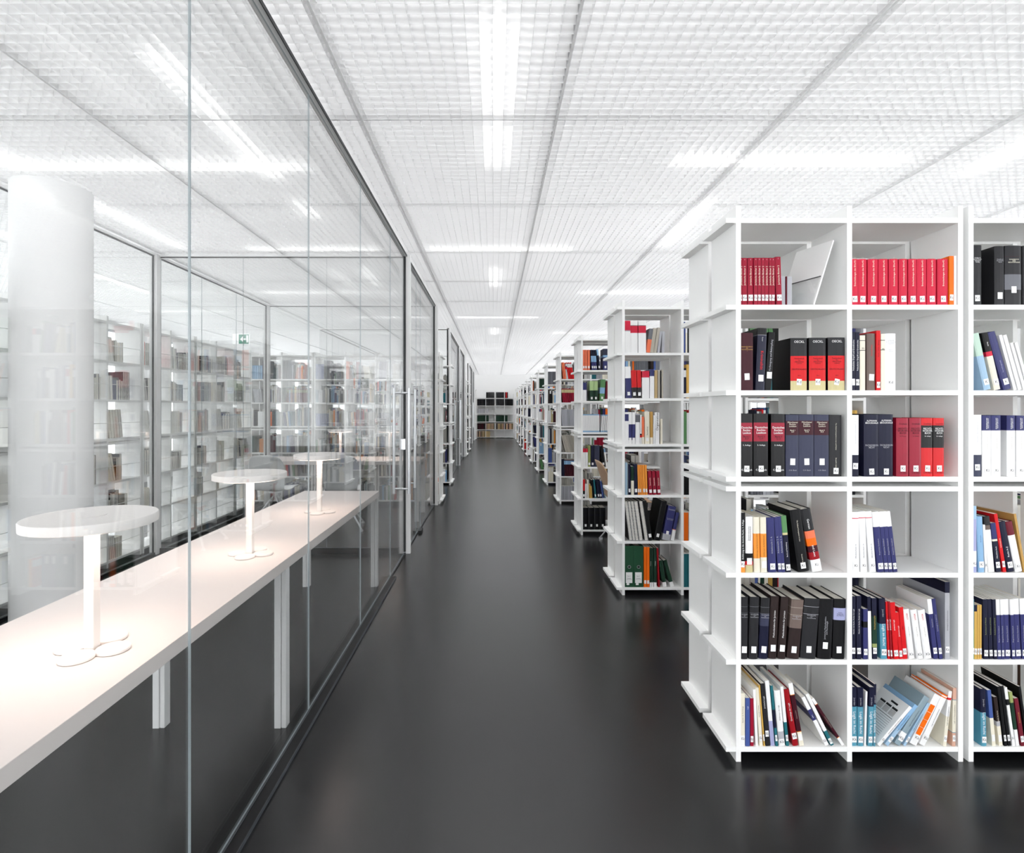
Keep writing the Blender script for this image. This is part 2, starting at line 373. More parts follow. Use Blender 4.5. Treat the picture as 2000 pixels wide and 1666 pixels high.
    # warm light given off by this lamp's diffuser
lamp(-1.092, 1.462, .7405, 'round white desk lamp nearest the camera on long table')
lamp(-1.090, 2.408, .7405, 'middle of the three round desk lamps on long table')
lamp(-1.090, 3.367, .7405, 'farthest of the three desk lamps on long table')
lamp(-1.98, 6.95, .7405, 'left desk lamp on the crosswise table in second glass room')
lamp(-1.34, 6.95, .7405, 'right desk lamp on the crosswise table in second glass room')
def chair(x, y, rz, shell, label):
    r = bpy.data.objects.new('shell_chair', None); C.objects.link(r); r.location = (x, y, 0); r.rotation_euler = (0, 0, rz); tag(r, label, 'chair', 'shell chairs')
    prof = [(.24,.43),(.20,.452),(.1,.448),(0,.435),(-.10,.432),(-.17,.445),(-.205,.49),(-.225,.56),(-.255,.66),(-.29,.76),(-.325,.86)]
    nx = 12; v = []; f = []
    for i, (yy, zz) in enumerate(prof):
        t = i/(len(prof)-1); hw = .20 if i < 5 else (.17+.03*min(1, (i-5)/3)); 
        if i == 0: hw = .185
        if i == len(prof)-1: hw = .17
        for j in range(nx+1):
            u = -1+2*j/nx; cv = u*u
            v.append((u*hw, yy+(.035*cv if i > 6 else 0), zz+(.012*cv if i <= 5 else 0)-(.03*cv*cv if i == len(prof)-1 else 0)))
    for i in range(len(prof)-1):
        for j in range(nx): a = i*(nx+1)+j; f.append((a, a+1, a+nx+2, a+nx+1))
    m = bpy.data.meshes.new('shell'); m.from_pydata(v, [], f); m.materials.append(shell); o = link('shell', m, r)
    sb = o.modifiers.new('s', 'SUBSURF'); sb.levels = 1; sb.render_levels = 2; so = o.modifiers.new('t', 'SOLIDIFY'); so.thickness = .011
    smooth(o, 60)
    o = put('column', MB().cyl((0, 0, .33), (0, 0, .42), .022, 20).cyl((0, 0, .405), (0, 0, .421), .07, 24), M_STEEL, r); smooth(o)
    for sx in (-1, 1):
        for sy in (-1, 1):
            lg = put('leg', MB().cyl((sx*.018, sy*.018, .36), (sx*.225, sy*.225, .025), .012, 12, r1=.009), M_STEEL, r); smooth(lg)
            g = put('glide', MB().cyl((sx*.225, sy*.225, 0.0005), (sx*.225, sy*.225, .02), .019, 16), M_STEEL, lg); smooth(g)
chair(1.36, 5.47, -PI/2, M_WOOD, 'plywood shell chair half hidden between second and third bookcase rows')
chair(-2.55, 6.28, 0, M_SHELL, 'left pale shell chair at the crosswise table behind glass')
chair(-1.75, 6.22, .2, M_SHELL, 'right pale shell chair at the crosswise table behind glass')
# exit sign
r = bpy.data.objects.new('exit_sign', None); C.objects.link(r); r.location = (-4.58, 9.75, 2.63); tag(r, 'green and white emergency exit sign with arrow hanging from ceiling', 'sign')
put('panel', MB().box(-.15, .15, -.012, .012, -.09, .10), M_SIGN, r)
put('green_field', MB().box(-.035, .145, -.0135, -.0122, -.085, .085), M_SIGNG, r)
a = MB(); a.prism([(-.01,0),(.04,.05),(.04,.015),(.09,.015),(.09,-.015),(.04,-.015),(.04,-.05)], 0, .001, M=Matrix.Translation((0, -.0137, 0)) @ Matrix.Rotation(PI/2, 4, 'X'))
put('arrow', a, M_SIGN, r)
put('figure', MB().box(.10, .14, -.0147, -.0137, -.06, .07), M_SIGN, r)
put('rod', MB().cyl((-.1, 0, .1005), (-.1, 0, .225), .004, 8).cyl((.1, 0, .1005), (.1, 0, .225), .004, 8), M_STEEL, r)

# ------------------------------------------------------------------ bookcases
TOPS = [2.146, 1.804, 1.4657, 1.1246, 1.0862, .7453, .4018, .0577]   # shelf top faces
BASE = [TOPS[1], TOPS[2], TOPS[3], TOPS[5], TOPS[6], TOPS[7]]         # what each book row stands on
ROOM = [.321, .318, .321, .319, .322, .323]
TH = .019; UH = 2.194; DEP = .2385; UW = .8965; EXT = .039; GAP = .2725
UX = [0, .4385, .877]
_bc = {}
def bc_parts(nb, extL, extR, rods=False, top=True):
    key = (nb, extL, extR, rods, top)
    if key in _bc: return _bc[key]
    parts = []; hh = UH if top else 1.985
    W = UX[nb]+.0195
    for i in range(nb+1):
        parts.append(('upright', MB().box(UX[i], UX[i]+.0195, 0, DEP, 0, hh).data('upright', [M_WHITE])))
    for z in TOPS:
        if not top and z > 2: continue
        parts.append(('shelf', MB().box(-EXT if extL else -.0004, W+(EXT if extR else .0004), .0008, DEP-.0008, z-TH, z).data('shelf', [M_WHITE])))
    if rods:
        for b_, rm in zip(BASE, ROOM):
            parts.append(('rod', MB().cyl((.01, DEP+.004, b_+rm*.42), (W-.01, DEP+.004, b_+rm*.42), .0028, 8).data('rod', [M_WHITE])))
    _bc[key] = parts; return parts
def bookcase(x, y, rz, nb, extL, extR, label, group, rods=False, top=True):
    r = bpy.data.objects.new('bookcase', None); C.objects.link(r); r.location = (x, y, 0); r.rotation_euler = (0, 0, rz)
    tag(r, label, 'bookcase', group)
    for nm, me in bc_parts(nb, extL, extR, rods, top):
        o = bpy.data.objects.new(nm, me); C.objects.link(o); o.parent = r
    return r
Y0 = 2.122; DY = 1.878; RX = .957; UP = .918; LXR = -.775
NEARW = ['nearest', 'second', 'third', 'fourth', 'fifth', 'sixth', 'seventh', 'eighth', 'ninth', 'tenth', 'eleventh', 'twelfth']
NR = 12
def nunits(k): return 3 if k < 5 else 2
for k in range(NR):
    for hf in (0, 1):
        for u in range(nunits(k)):
            bookcase(RX+UP*u, Y0+DY*k+GAP*hf, 0, 2, u == 0, False,
                'white open bookcase, %s half of %s row right of aisle, %s unit from aisle' % (('front', 'rear')[hf], NEARW[k], ORD[u]), 'open bookcases in rows right of the aisle')
LROWS = [3, 4, 7, 8, 11]
for n, k in enumerate(LROWS):
    for hf in (0, 1):
        for u in range(3 if k < 7 else 2):
            bookcase(LXR-UW-UP*u, Y0+DY*k+GAP*hf, 0, 2, False, u == 0,
                'white open bookcase, %s half of %s row left of aisle, %s unit from aisle' % (('front', 'rear')[hf], NEARW[n], ORD[u]), 'open bookcases in rows left of the aisle')
# the long run behind the left glass wall, seen from its back
SX = -3.35
def left_case(y, nb, label):
    # local +Y (the rod side) must face +X: rotate by -90 degrees, origin at the far end
    bookcase(SX-DEP, y+UX[nb]+.0195, -PI/2, nb, False, False, label, 'bookcases behind the left glass wall', rods=True)
for n in range(-3, 2): left_case(5.135+UP*n, 2, 'white bookcase with thin rods behind left glass wall, %s from camera' % ORD[n+3])
left_case(5.135+UP*2, 1, 'narrow single-bay white bookcase at far end behind left glass wall')
YBK = 24.08
for u in range(2):
    bookcase(-.757+.842*u, YBK, 0, 2, False, False, 'white open-topped bookcase against the back wall, %s' % ('left', 'right')[u], 'bookcases on the back wall', top=False).scale = (.915, 1, 1)

# ------------------------------------------------------------------ books
COL = dict(white=(240,240,240), cream=(232,226,208), beige=(203,192,145), grey=(108,110,116), gray=(120,122,128), black=(12,12,15), navy=(22,24,48), indigo=(54,56,106),
  lavender=(165,168,205), maroon=(60,14,27), crimson=(150,22,48), pink=(205,38,66), red=(208,26,32), darkred=(150,20,30), orange=(240,110,20), amber=(238,150,60), yellow=(205,165,85), gold=(190,150,85),
  green=(92,140,92), darkgreen=(28,56,42), palegreen=(170,195,140), teal=(38,105,115), petrol=(84,148,170), paleblue=(160,190,215), lightblue=(140,180,215), slate=(58,61,82),
  charcoal=(38,38,41), brown=(44,33,32), taupe=(112,98,92), tan=(190,165,120), mint=(190,215,200), blue=(70,90,150), rose=(215,170,150), greyblue=(140,160,170), olive=(150,160,100), stone=(178,172,160), silver=(175,176,182), wine=(110,30,45), coral=(235,120,85))
WORD = dict(crimson='crimson', pink='rose red', amber='light orange', palegreen='pale green', petrol='petrol blue', paleblue='pale blue', lightblue='light blue', darkgreen='dark green', darkred='dark red', greyblue='grey blue', gold='golden', stone='stone grey', silver='silver grey', slate='slate blue', gray='grey')
PAGE = lin((236, 233, 225))
def bands(spec):
    out = []; ps = spec.split(',')
    for p in ps:
        a = p.split(':'); out.append([a[0], float(a[1]) if len(a) > 1 else None])
    rest = 1-sum(q[1] for q in out if q[1]); nn = sum(1 for q in out if q[1] is None)
    for q in out:
        if q[1] is None: q[1] = rest/nn
    res = []; z = 1.0
    for nm, fr in out: res.append((nm, max(0, z-fr), z)); z -= fr
    res[-1] = (res[-1][0], 0, res[-1][2]); return res
def word(spec):
    seen = []
    for nm, a, b_ in sorted(bands(spec), key=lambda q: q[1]-q[2]):
        w_ = WORD.get(nm, nm)
        if w_ not in seen and (b_-a) > .08: seen.append(w_)
    seen = seen[:2]
    return ' and '.join(seen)
def jit(c, k=.12):
    q = 1+random.uniform(-k, k); return tuple(min(1, v*q) for v in c)
def cover_mb(w_, d, h, spec, hard, side=None, board=.0026):
    """U-shaped cover with spine at y=0; bands wrap round it"""
    t = board if hard else .0008; rb = min(.004, w_*.12) if hard else .0006
    outer = [(w_, d), (w_, rb), (w_*.82, rb*.25), (w_*.5, 0), (w_*.18, rb*.25), (0, rb), (0, d)]
    inner = [(t, d), (t, rb+t*.8), (w_-t, rb+t*.8), (w_-t, d)]
    poly = list(reversed(outer+inner)) 
    mb = MB(); bs = bands(spec)
    for nm, a, b_ in bs:
        mb.prism(poly, a*h, b_*h, col=lin(COL[nm]), caps=(a <= 0, b_ >= .9999))
    if side:
        for i, f in enumerate(mb.f):
            xs = [mb.v[q][0] for q in f]
            if max(xs) < 1e-6 or min(xs) > w_-1e-6: mb.col[i] = lin(COL[side])
    return mb, t, rb
def book(X, Y, Z, w_, h, lean, spec, label, group, hard=None, d=None, sticker=None, texts=(), gloss=False, kind='book', rz=0, simple=False, stick_z=.085, stick_s=.0, side=None, board=.0026):
    """X,Z bottom corner the book rests on; lean in radians, positive tips the top to +X"""
    if hard is None: hard = w_ > .02
    if d is None: d = min(.225, max(.11, h*.7))
    r = bpy.data.objects.new('book' if kind == 'book' else kind.replace(' ', '_'), None); C.objects.link(r)
    r.location = (X, Y, Z+.0006); r.rotation_euler = (0, lean, rz)
    tag(r, label, kind, group)
    ox = -w_ if lean > 0 else 0
    mb, t, rb = cover_mb(w_, d, h, spec, hard, side, board)
    mb.v = [(a+ox, b_, c) for a, b_, c in mb.v]
    put('cover', mb, M_GLOSSY if gloss else M_COVER, r, colour=True)
    e = .003 if hard else .0003
    put('page_block', MB().box(ox+t+.0002, ox+w_-t-.0002, rb+t, d-e, e, h-e), M_PAGE, r)
    if sticker is not None:
        sw = min(w_*.8, .0195); sh = .024 if len(sticker) else .026; sh = min(sh, h*.16)
        zc = stick_z*h + sh/2 if stick_z < 1 else stick_z
        cx = ox+w_*.5
        s_ = put('call_number_label', MB().box(-sw/2, sw/2, -.0007, -.0002, -sh/2, sh/2), M_STICK, r, loc=(cx, 0, zc), rot=(0, random.uniform(-.05, .05)+stick_s, 0))
        if sticker and not simple:
            tb = MB(); text_into(tb, sticker, 0, -.00085, 0, .0155, sw*.86); put('lettering', tb, M_INK, s_)
    if texts:
        for (s_, ori, zf, size, cn) in texts:
            tb = MB(); mx = h*.8 if ori in 'ud' else w_*.88
            text_into(tb, s_, 0, 0, 0, size, mx, ori, col=lin(COL.get(cn, (240, 240, 240))))
            put('spine_lettering', tb, M_COVER, r, loc=(ox+w_*.5, -.0006, zf*h), colour=True)
    return r
ROWN = ['top', 'second', 'third', 'fourth', 'fifth', 'bottom']
nbook = [0]
def ubox(row, px0, px1, ytop, lean, ybase, k):
    s = FPX/(Y0+DY*k)
    dy = (ybase-ytop); L = math.hypot(dy, lean)/s; ang = math.atan2(lean, dy)
    w_ = (px1-px0)/s*math.cos(ang)-.0008
    X = ((px0 if lean <= 0 else px1)-VX)/s
    return X, w_, L, ang
def corners(X, w_, L, ang):
    c, n = math.cos(ang), math.sin(ang); o = -w_ if ang > 0 else 0
    return [(X+x*c+z*n, -x*n+z*c) for x, z in ((o, 0), (o+w_, 0), (o+w_, L), (o, L))]
def sink(a, b_):
    best = 9
    for poly in (a, b_):
        for i in range(4):
            (x0, z0), (x1, z1) = poly[i], poly[(i+1) % 4]; l = math.hypot(x1-x0, z1-z0); nx, nz = (z1-z0)/l, (x0-x1)/l
            pa = [q[0]*nx+q[1]*nz for q in a]; pb = [q[0]*nx+q[1]*nz for q in b_]
            best = min(best, min(max(pa), max(pb))-max(min(pa), min(pb)))
    return best
def settle(g):
    """g: [X, w, L, ang, depth]; nudge books sideways until neighbours only touch"""
    done = []
    order = [i for i in range(len(g)) if g[i][3] <= 0] + [i for i in reversed(range(len(g))) if g[i][3] > 0]
    for i in order:
        q = g[i]; st = -.0004 if q[3] > 0 else .0004
        for _ in range(90):
            c = corners(*q[:4])
            if any(abs(q[4]-d[4]) < .04 and sink(c, corners(*d[:4])) > .0003 for d in done): q[0] += st
            elif min(p[0] for p in c) < min(g[0][5], 99) : q[0] += .0004
            else: break
        done.append(q)
def shelf_row(k, row, bay, ybase, items, case, extra=()):
    g = []
    left = RX+.0205 if bay in ('', 'left bay') else RX+UX[1]+.0205 if bay == 'middle bay' else RX+UP+.0205
    for it in items:
        X, w_, L, ang = ubox(row, *it[:4], ybase, k); o = it[5] if len(it) > 5 else {}
        g.append([X, w_, min(L, ROOM[row]-.004), ang, o.get('dy', 0), left])
    n0 = len(g)
    for e in extra: g.append([e['X'], e['w'], e['L'], e['a'], 0, left])
    settle(g)
    for e, q in zip(extra, g[n0:]): e['X'] = q[0]
    for i, it in enumerate(items):
        spec = it[4]; o = it[5] if len(it) > 5 else {}
        X, w_, L, ang = g[i][:4]
        Yp = Y0+DY*k + o.get('dy', .004+random.uniform(0, .003)); kind = o.get('kind', 'book')
        nm = o.get('nm', kind)
        lab = '%s %s, %s from left, %s shelf, %s%s' % (word(spec), nm, ORD[i], ROWN[row], bay+', ' if bay else '', case)
        kw = {q: o[q] for q in ('hard', 'd', 'gloss', 'rz', 'stick_z', 'stick_s', 'side') if q in o}
        f_ = o.get('fn')
        if f_: f_(X, Yp, BASE[row], w_, L, ang, lab, 'books on the %s' % case)
        else: book(X, Yp, BASE[row], w_, L, ang, spec, lab, 'books on the %s' % case, sticker=o.get('s'), texts=o.get('t', ()), kind=kind, simple=k > 0, **kw)
        nbook[0] += 1
# ------------------------------------------------------------------ nearest bookcase row, read shelf by shelf (positions on its front plane)
A = 'nearest bookcases'
def rep(xs, yt, ln, spec, o=None): return [(a, b_, yt, ln, spec, o or {}) for a, b_ in xs]
w5 = 'white'
jur = dict(s='Ka', t=[('Juristische Bücher 2', 'u', .62, .0095, 'cream'), ('1', 'h', .96, .007, 'white')])
shelf_row(0, 0, 'left bay', 595, rep([(1447.8,1450.6),(1451,1461.3),(1462,1473.2),(1473.6,1480.8),(1481,1487.8),(1488.2,1495),(1495.3,1502.8),(1503.2,1508.2),(1508.5,1515.4)], 503, 0, 'crimson', jur)
  + [(1518.5,1530,501,-3,'crimson',jur), (1531.5,1548.5,534,0,'silver',dict(dy=.05,nm='book with page edges outward')), (1549,1551,534,0,'wine',dict(dy=.05)), (1551.3,1561,534,0,'silver',dict(dy=.05,nm='book with page edges outward'))], A)
oe = lambda k: dict(s='Kd', side='black', stick_z=.10, stick_s=(.06,.02,.25)[k], gloss=False, t=[('OECKL','h',.925,.013,'white'),('Taschenbuch\ndes\nöffentlichen\nLebens','h',.56,.0075,'black'),('DEUTSCHLAND','h',.40,.0085,'black'),('2012','h',.28,.006,'black')])
shelf_row(0, 1, 'left bay', 762.5, [
  (1447.8,1473,650,0,'maroon',dict(s='',stick_z=.18,t=[('HANDWÖRTERBUCH\nDER\nRECHTSPHILOSOPHIE\nI','h',.72,.0065,'gold')])),
  (1477,1495,641,5,'black:.11,silver:.004,navy',dict(s='',stick_z=.14,gloss=True,t=[('Kriminalität','d',.48,.016,'red'),('Kaiser','d',.82,.007,'silver')])),
  (1495.5,1508,649,8.5,'black',dict(s='',stick_z=.2,t=[('Vorbeugung und Bekämpfung','u',.6,.0105,'silver')])),
  (1546.5,1578.8,660,0,'charcoal:.345,red:.475,beige',oe(0)), (1582.6,1615.6,659.5,0,'charcoal:.345,red:.475,beige',oe(1)), (1619.5,1652.5,659,0,'charcoal:.345,red:.475,beige',oe(2))], A)
dr = lambda b_, r_: dict(s='Ki', side='black', stick_z=.075, gloss=True, t=[('Deutsches\nRechts-\nLexikon','h',.74,.0125,'white'),('Band %s\n%s' % (b_, r_),'h',.62,.010,'black'),('3. Auflage','h',.50,.008,'white'),('C.H. Beck','h',.105,.0105,'white')])
mr = lambda b_, r_: dict(s='', side='slate', stick_z=.185, t=[('Münchener\nRechts-\nLexikon','h',.845,.009,'cream'),('Band %s\n%s' % (b_, r_),'h',.735,.0075,'cream'),('C.H. Beck','h',.10,.0075,'silver')])
shelf_row(0, 2, 'left bay', 931.3, [
  (1447.8,1472,809,0,'black:.14,crimson:.30,black',dr(1,'A-F')), (1474,1502.5,808.5,0,'black:.14,crimson:.30,black',dr(2,'G-P')), (1508.5,1535.5,809,0,'black:.14,crimson:.30,black',dr(3,'Q-Z')),
  (1537,1562.5,810.5,0,'slate:.10,maroon:.23,slate',mr(1,'A-F')), (1563,1592.5,810,0,'slate:.10,maroon:.23,slate',mr(2,'G-Q')), (1593,1622,810.5,0,'slate:.10,maroon:.23,slate',mr(3,'R-Z')),
  (1623,1647,811,0,'charcoal',dict(s='Ki',stick_z=.04,t=[('The Oxford Companion to Law and Politics','d',.65,.006,'cream'),('Donald R. Kelley','d',.22,.006,'cream')]))], A)
arb = dict(s='Ki', stick_z=.05, t=[('Arbeitsrecht 2. A.','u',.5,.0095,'silver')])
shelf_row(0, 3, 'left bay', 1119, [
  (1447.8,1456.8,1002,0,'black:.82,red:.10,amber',dict(s='Ki',t=[('Einführung in das deutsche Recht, 3. Auflage','u',.55,.0088,'white')])),
  (1457.8,1472.2,1010,0,'white:.66,black:.14,red:.07,beige',dict(s='',stick_z=.14,t=[('Deutsch-deutsches\nRechtswörterbuch','u',.7,.0075,'black')])),
  (1475,1487.4,1011,-2,'cream:.30,amber:.45,cream',dict(t=[('Einführung in die Rechtswissenschaft','u',.48,.0065,'brown')])),
  (1488.3,1500.2,1011,-2,'cream:.30,amber:.43,cream',dict(s='',stick_z=.08,t=[('Einführung in die Rechtstheorie','u',.48,.0065,'brown')])),
  (1503,1519,1012,-5,'indigo',arb), (1520.8,1528,1011,-8,'indigo',arb), (1528.8,1536,1010,-8.6,'indigo',arb), (1537,1547.5,1009,-9.5,'green:.30,beige:.04,navy',dict(s='Ki',stick_z=.03,t=[('Recht und Verwaltung','u',.4,.0065,'white')])),
  (1561.5,1583.5,998,-17,'black',dict(s='Ki',stick_z=.05,t=[('The Oxford Companion to Law','d',.66,.0065,'cream'),('Donald R. Kelley','d',.2,.006,'cream')])),
  (1589.5,1609.5,997,-24,'charcoal:.35,coral:.12,orange:.12,maroon:.10,darkred:.12,white',dict(s='Ki',stick_z=.06,t=[('German','d',.76,.0125,'white'),('and Laws','d',.33,.0125,'white')]))], A)
gr = dict(s='', stick_z=.10, t=[('Grundbegriffe\nder\nRechtstheorie','h',.70,.0062,'silver')])
shelf_row(0, 4, 'left bay', 1289, [
  (1447.8,1461.6,1168,1,'charcoal:.15,grey:.005,charcoal:.1,grey:.005,charcoal',gr), (1463.5,1481.5,1168,3,'charcoal:.15,grey:.006,charcoal:.1,grey:.006,charcoal',gr), (1483.5,1501.3,1170,5,'charcoal:.15,grey:.006,charcoal:.1,grey:.006,slate:.2,navy',gr),
  (1502.6,1518.5,1167,5.5,'brown',dict(s='',stick_z=.12,t=[('Methodenlehre für Juristen','u',.56,.0098,'white')])), (1520.3,1535.5,1168,7,'brown',dict(s='',stick_z=.12,t=[('Methodenlehre für Juristen','u',.56,.0098,'white')])),
  (1538,1562,1174,10,'taupe:.13,stone:.006,taupe:.12,stone:.006,taupe:.22,brown',gr), (1565,1595,1172,9,'charcoal:.13,silver:.006,charcoal:.12,silver:.006,charcoal',gr),
  (1598,1625.5,1172,5,'black',dict(s='',stick_z=.17,t=[('Juristische Methodenlehre\nund Rechtslogik','u',.52,.0085,'silver')])),
  (1627.5,1651,1172,4,'black:.15,lavender:.20,black',dict(s='',stick_z=.10,t=[('Reihe\nMethodik\ndes Rechts','h',.75,.0065,'navy')]))], A)
lg = dict(s='Kk', stick_z=.06, t=[('Joerden','d',.76,.0095,'silver'),('Logik im Recht','d',.40,.0145,'white')])
shelf_row(0, 5, 'left bay', 1459.3, [
  (1447.8,1456.6,1356,0,'cream:.8,white',dict(s='Kk',t=[('Klassiker der Rechtslogik','u',.6,.0065,'charcoal')])), (1457.4,1466,1365,0,'blue',dict(t=[('Logik','u',.8,.006,'white')])), (1466.8,1473.6,1366,0,'crimson',dict(s='Kk')),
  (1477,1482.5,1349,-5,'white',{}), (1485.3,1492,1346,-8,'cream',dict(s='Kk',t=[('Rechtslogik und Semantik','u',.6,.0045,'charcoal')])), (1493,1496.2,1340,-10,'yellow',dict(s='')),
  (1497.6,1506,1337,-11,'charcoal',dict(s='Kk',stick_z=.15,t=[('Juristische Logik','u',.7,.0075,'white')])),
  (1507.3,1515.5,1332,-11.3,'white:.62,lavender',{}), (1516.4,1521.5,1341,-10.5,'teal:.4,navy:.3,teal',dict(s='Kk')), (1523.3,1535.5,1351,-10,'white:.74,silver:.15,white',dict(s='Kk',stick_z=.02,t=[('Einführung in die Logik','u',.6,.0065,'charcoal')])),
  (1537.3,1543.3,1343,-11.6,'white:.6,teal',dict(s='Kk')), (1550,1561,1349,-19,'darkred',dict(s='Kk',stick_z=.12,t=[('Grundzüge der Logik','u',.6,.0085,'white')])),
  (1563.4,1572.6,1337,-22.5,'white:.18,amber:.01,maroon:.58,amber:.01,cream',dict(s='',t=[('Argumentation','u',.5,.0055,'stone')])),
  (1614,1622.5,1365,-47,'white:.26,indigo:.22,white',dict(s='Kk',stick_z=.04,t=[('Logik','d',.6,.006,'white')])), (1625,1632.5,1359,-50,'white:.72,teal',dict(s='Kk',stick_z=.03)),
  (1634,1641,1368,-60,'white:.12,amber:.01,maroon:.70,amber:.01,white',dict(t=[('Juristische Argumentation','u',.5,.005,'stone')]))], A)
en = dict(s='Kc', stick_z=.06, t=[('Entscheidungen des BVerfG · 1','u',.72,.0092,'cream')])
shelf_row(0, 0, 'middle bay', 595, rep([(1665.2,1678.6),(1679,1696.3),(1698.5,1718.6),(1719,1737.6),(1739,1757),(1758.5,1775),(1777,1793.7),(1794.2,1813),(1813.5,1831.4),(1834,1855)], 505, 0, 'pink', en)
  + [(1856,1865,499.5,0,'orange',dict(s='Kc')), (1866,1870.8,499,0,'white',{})], A)
shelf_row(0, 1, 'middle bay', 762.5, [
  (1665.2,1672.3,648,0,'navy',dict(s='',t=[('Polizeilicher Eingriff und Grundrechte','u',.6,.008,'white')])), (1673,1681,648.5,0,'navy',dict(s='Ki',t=[('Polizeilicher Eingriff und Grundrechte','u',.6,.008,'white')])),
  (1681.6,1692.4,655,0,'cream:.09,black:.01,cream:.17,black:.01,cream',dict(t=[('35','h',.76,.011,'charcoal')])), (1696.5,1712.8,651,0,'taupe',dict(s='',stick_z=.17,t=[('Grundrechte','u',.7,.0085,'red')])),
  (1713.6,1722,645.5,0,'red',dict(s='Kd',stick_z=.04,t=[('Recht · Schule · Bildung','u',.7,.007,'maroon')])), (1722.3,1730.6,652,0,'cream:.11,black:.01,cream:.16,black:.01,cream',dict(t=[('40','h',.73,.010,'charcoal')])),
  (1731,1752.3,651.5,0,'white',dict(t=[('Gesellschaft\nfür Rechtspolitik\nFestschrift','h',.85,.0075,'silver'),('Recht\nHeute','h',.7,.0065,'silver')],s='Kd'))], A)
alp = dict(s='Ki', stick_z=.03, t=[('ALPMANN\nBROCKHAUS','h',.88,.0102,'white'),('FACHLEXIKON\nRECHT','h',.485,.0100,'silver')])
crf = lambda c: dict(s='Ki', stick_z=.085, gloss=True, t=[('Creifelds','h',.90,.0085,c[0]),('RECHTS-\nWÖRTER-\nBUCH','h',.78,.0105,c[1]),('20. Auflage','h',.69,.0055,c[1]),('C.H. Beck','h',.065,.0085,c[0])])
shelf_row(0, 2, 'middle bay', 931.3, [
  (1665.2,1680,811,0,'white:.65,navy',dict(s='Ki',stick_z=.12,t=[('Sprachenführer Juristendeutsch 1.A.','u',.72,.0062,'silver')])), (1690,1718.6,810,0,'navy',alp), (1719.6,1748,809.5,0,'navy',alp),
  (1753.5,1777.5,817,0,'crimson',crf(('maroon','maroon'))), (1778.8,1802.4,817,0,'crimson',crf(('maroon','maroon'))), (1803.4,1826,817,0,'red:.125,black:.385,red',crf(('maroon','white'))), (1826.6,1848,817,0,'red:.125,black:.385,red',crf(('maroon','white')))], A)
wh = dict(s='', stick_z=.05, t=[('Öffentliches Recht 1.A.','u',.35,.0062,'indigo'),('■','h',.88,.007,'pink')])
wh = dict(s='Ki', stick_z=.06, t=[('Öffentliches Recht 1.A.','u',.35,.0062,'slate')])
ind = dict(s='Ki', stick_z=.05, t=[('Bürgerliches Gesetzbuch','u',.42,.0065,'silver')])
shelf_row(0, 3, 'middle bay', 1119, [
  (1666,1681.5,1001,-1,'white:.10,pink:.012,white',wh), (1683,1696,1000,-4.2,'white:.10,pink:.012,white',wh), (1697.6,1710.7,1000,-9,'white:.10,pink:.012,white',wh),
  (1714,1727,1001,-11.5,'white:.25,indigo',ind), (1728.5,1736.5,1001,-12.6,'white:.25,indigo',ind), (1737.2,1745,1000,-13.3,'white:.25,indigo',ind), (1746,1754.6,1000,-14.8,'white:.25,indigo',ind)], A)
rd = dict(s='Kk', stick_z=.05, t=[('Juristische Logik','u',.6,.0065,'white')])
wr = dict(s='Kk', stick_z=.03, t=[('Logik und Recht','u',.55,.006,'stone'),('LOGIK','u',.86,.009,'red')])
shelf_row(0, 4, 'middle bay', 1289, [
  (1665.2,1673.4,1166,0,'navy',dict(s='Kk',t=[('Klassiker des Rechts, Denker der Logik','u',.6,.0062,'white')])), (1674.6,1684,1165,0,'navy',dict(s='Kk',t=[('Klassiker des Rechts, Denker der Logik','u',.6,.0062,'white')])), (1688,1697.2,1191,0,'indigo:.25,black:.12,indigo',dict(s='Kk')),
  (1698.6,1705.3,1167,-2.5,'navy:.23,white',{}), (1707,1716.3,1170,-1.5,'navy:.3,darkgreen:.45,olive:.06,navy',dict(s='Kk',t=[('Rechtsphilosophie','u',.6,.0075,'yellow')])),
  (1723.5,1736,1171,-3.5,'navy:.42,petrol',lg), (1737,1741,1177,-4.5,'red',rd), (1741.4,1745.4,1176,-5,'darkred',rd), (1747,1757,1178,-8,'red',rd), (1758.4,1765.4,1198,-8.3,'red',rd), (1766.5,1775.4,1188,-8.6,'red',dict(s='Kk',t=[('Logik','d',.6,.006,'maroon')])),
  (1777.3,1789.2,1192,-11.2,'white',wr), (1793.6,1806,1193,-12.8,'white',wr), (1809.4,1823.8,1194,-13.5,'white',wr), (1826.6,1835.6,1172,-13.2,'white:.25,indigo',dict(s='Kk',t=[('Rechtsdenken','u',.6,.006,'silver')])), (1836.6,1844,1171,-15,'indigo',dict(s='Kk',t=[('Rechtslogik in 12 Lektionen','u',.6,.006,'silver')])),
  (1848,1857.6,1138,0,'navy:.14,silver',dict(s='Kk',d=.22,t=[('Gerechtigkeit und Recht im Denken','u',.5,.0055,'charcoal')]))], A)
def doc_cover(X, Yp, Z, w_, L, ang, lab, grp):
    b_ = book(X, Yp, Z, w_, L, ang, 'white', lab, grp, d=.15, sticker='Kk', texts=[('Automatische Logik im Theorem','u',.5,.006,'charcoal')])
    m = MB(); 
    def bar(y0, y1, z0, z1): m.box(-w_-.0006, -w_-.0001, y0, y1, z0, z1)
    bar(.04, .075, L-.03, L-.022)
    for i in range(3): bar(.025+i*.033, .052+i*.033, L-.05, L-.041)
    for i in range(3):
        for j in range(6): bar(.025+i*.033, .052+i*.033, L-.055-j*.0042, L-.0535-j*.0042)
    bar(.02, .125, L-.086, L-.084)
    for j in range(9): bar(.02, .02+random.uniform(.05, .11), L-.095-j*.009, L-.094-j*.009)
    put('cover_print', m, M_INK, b_)
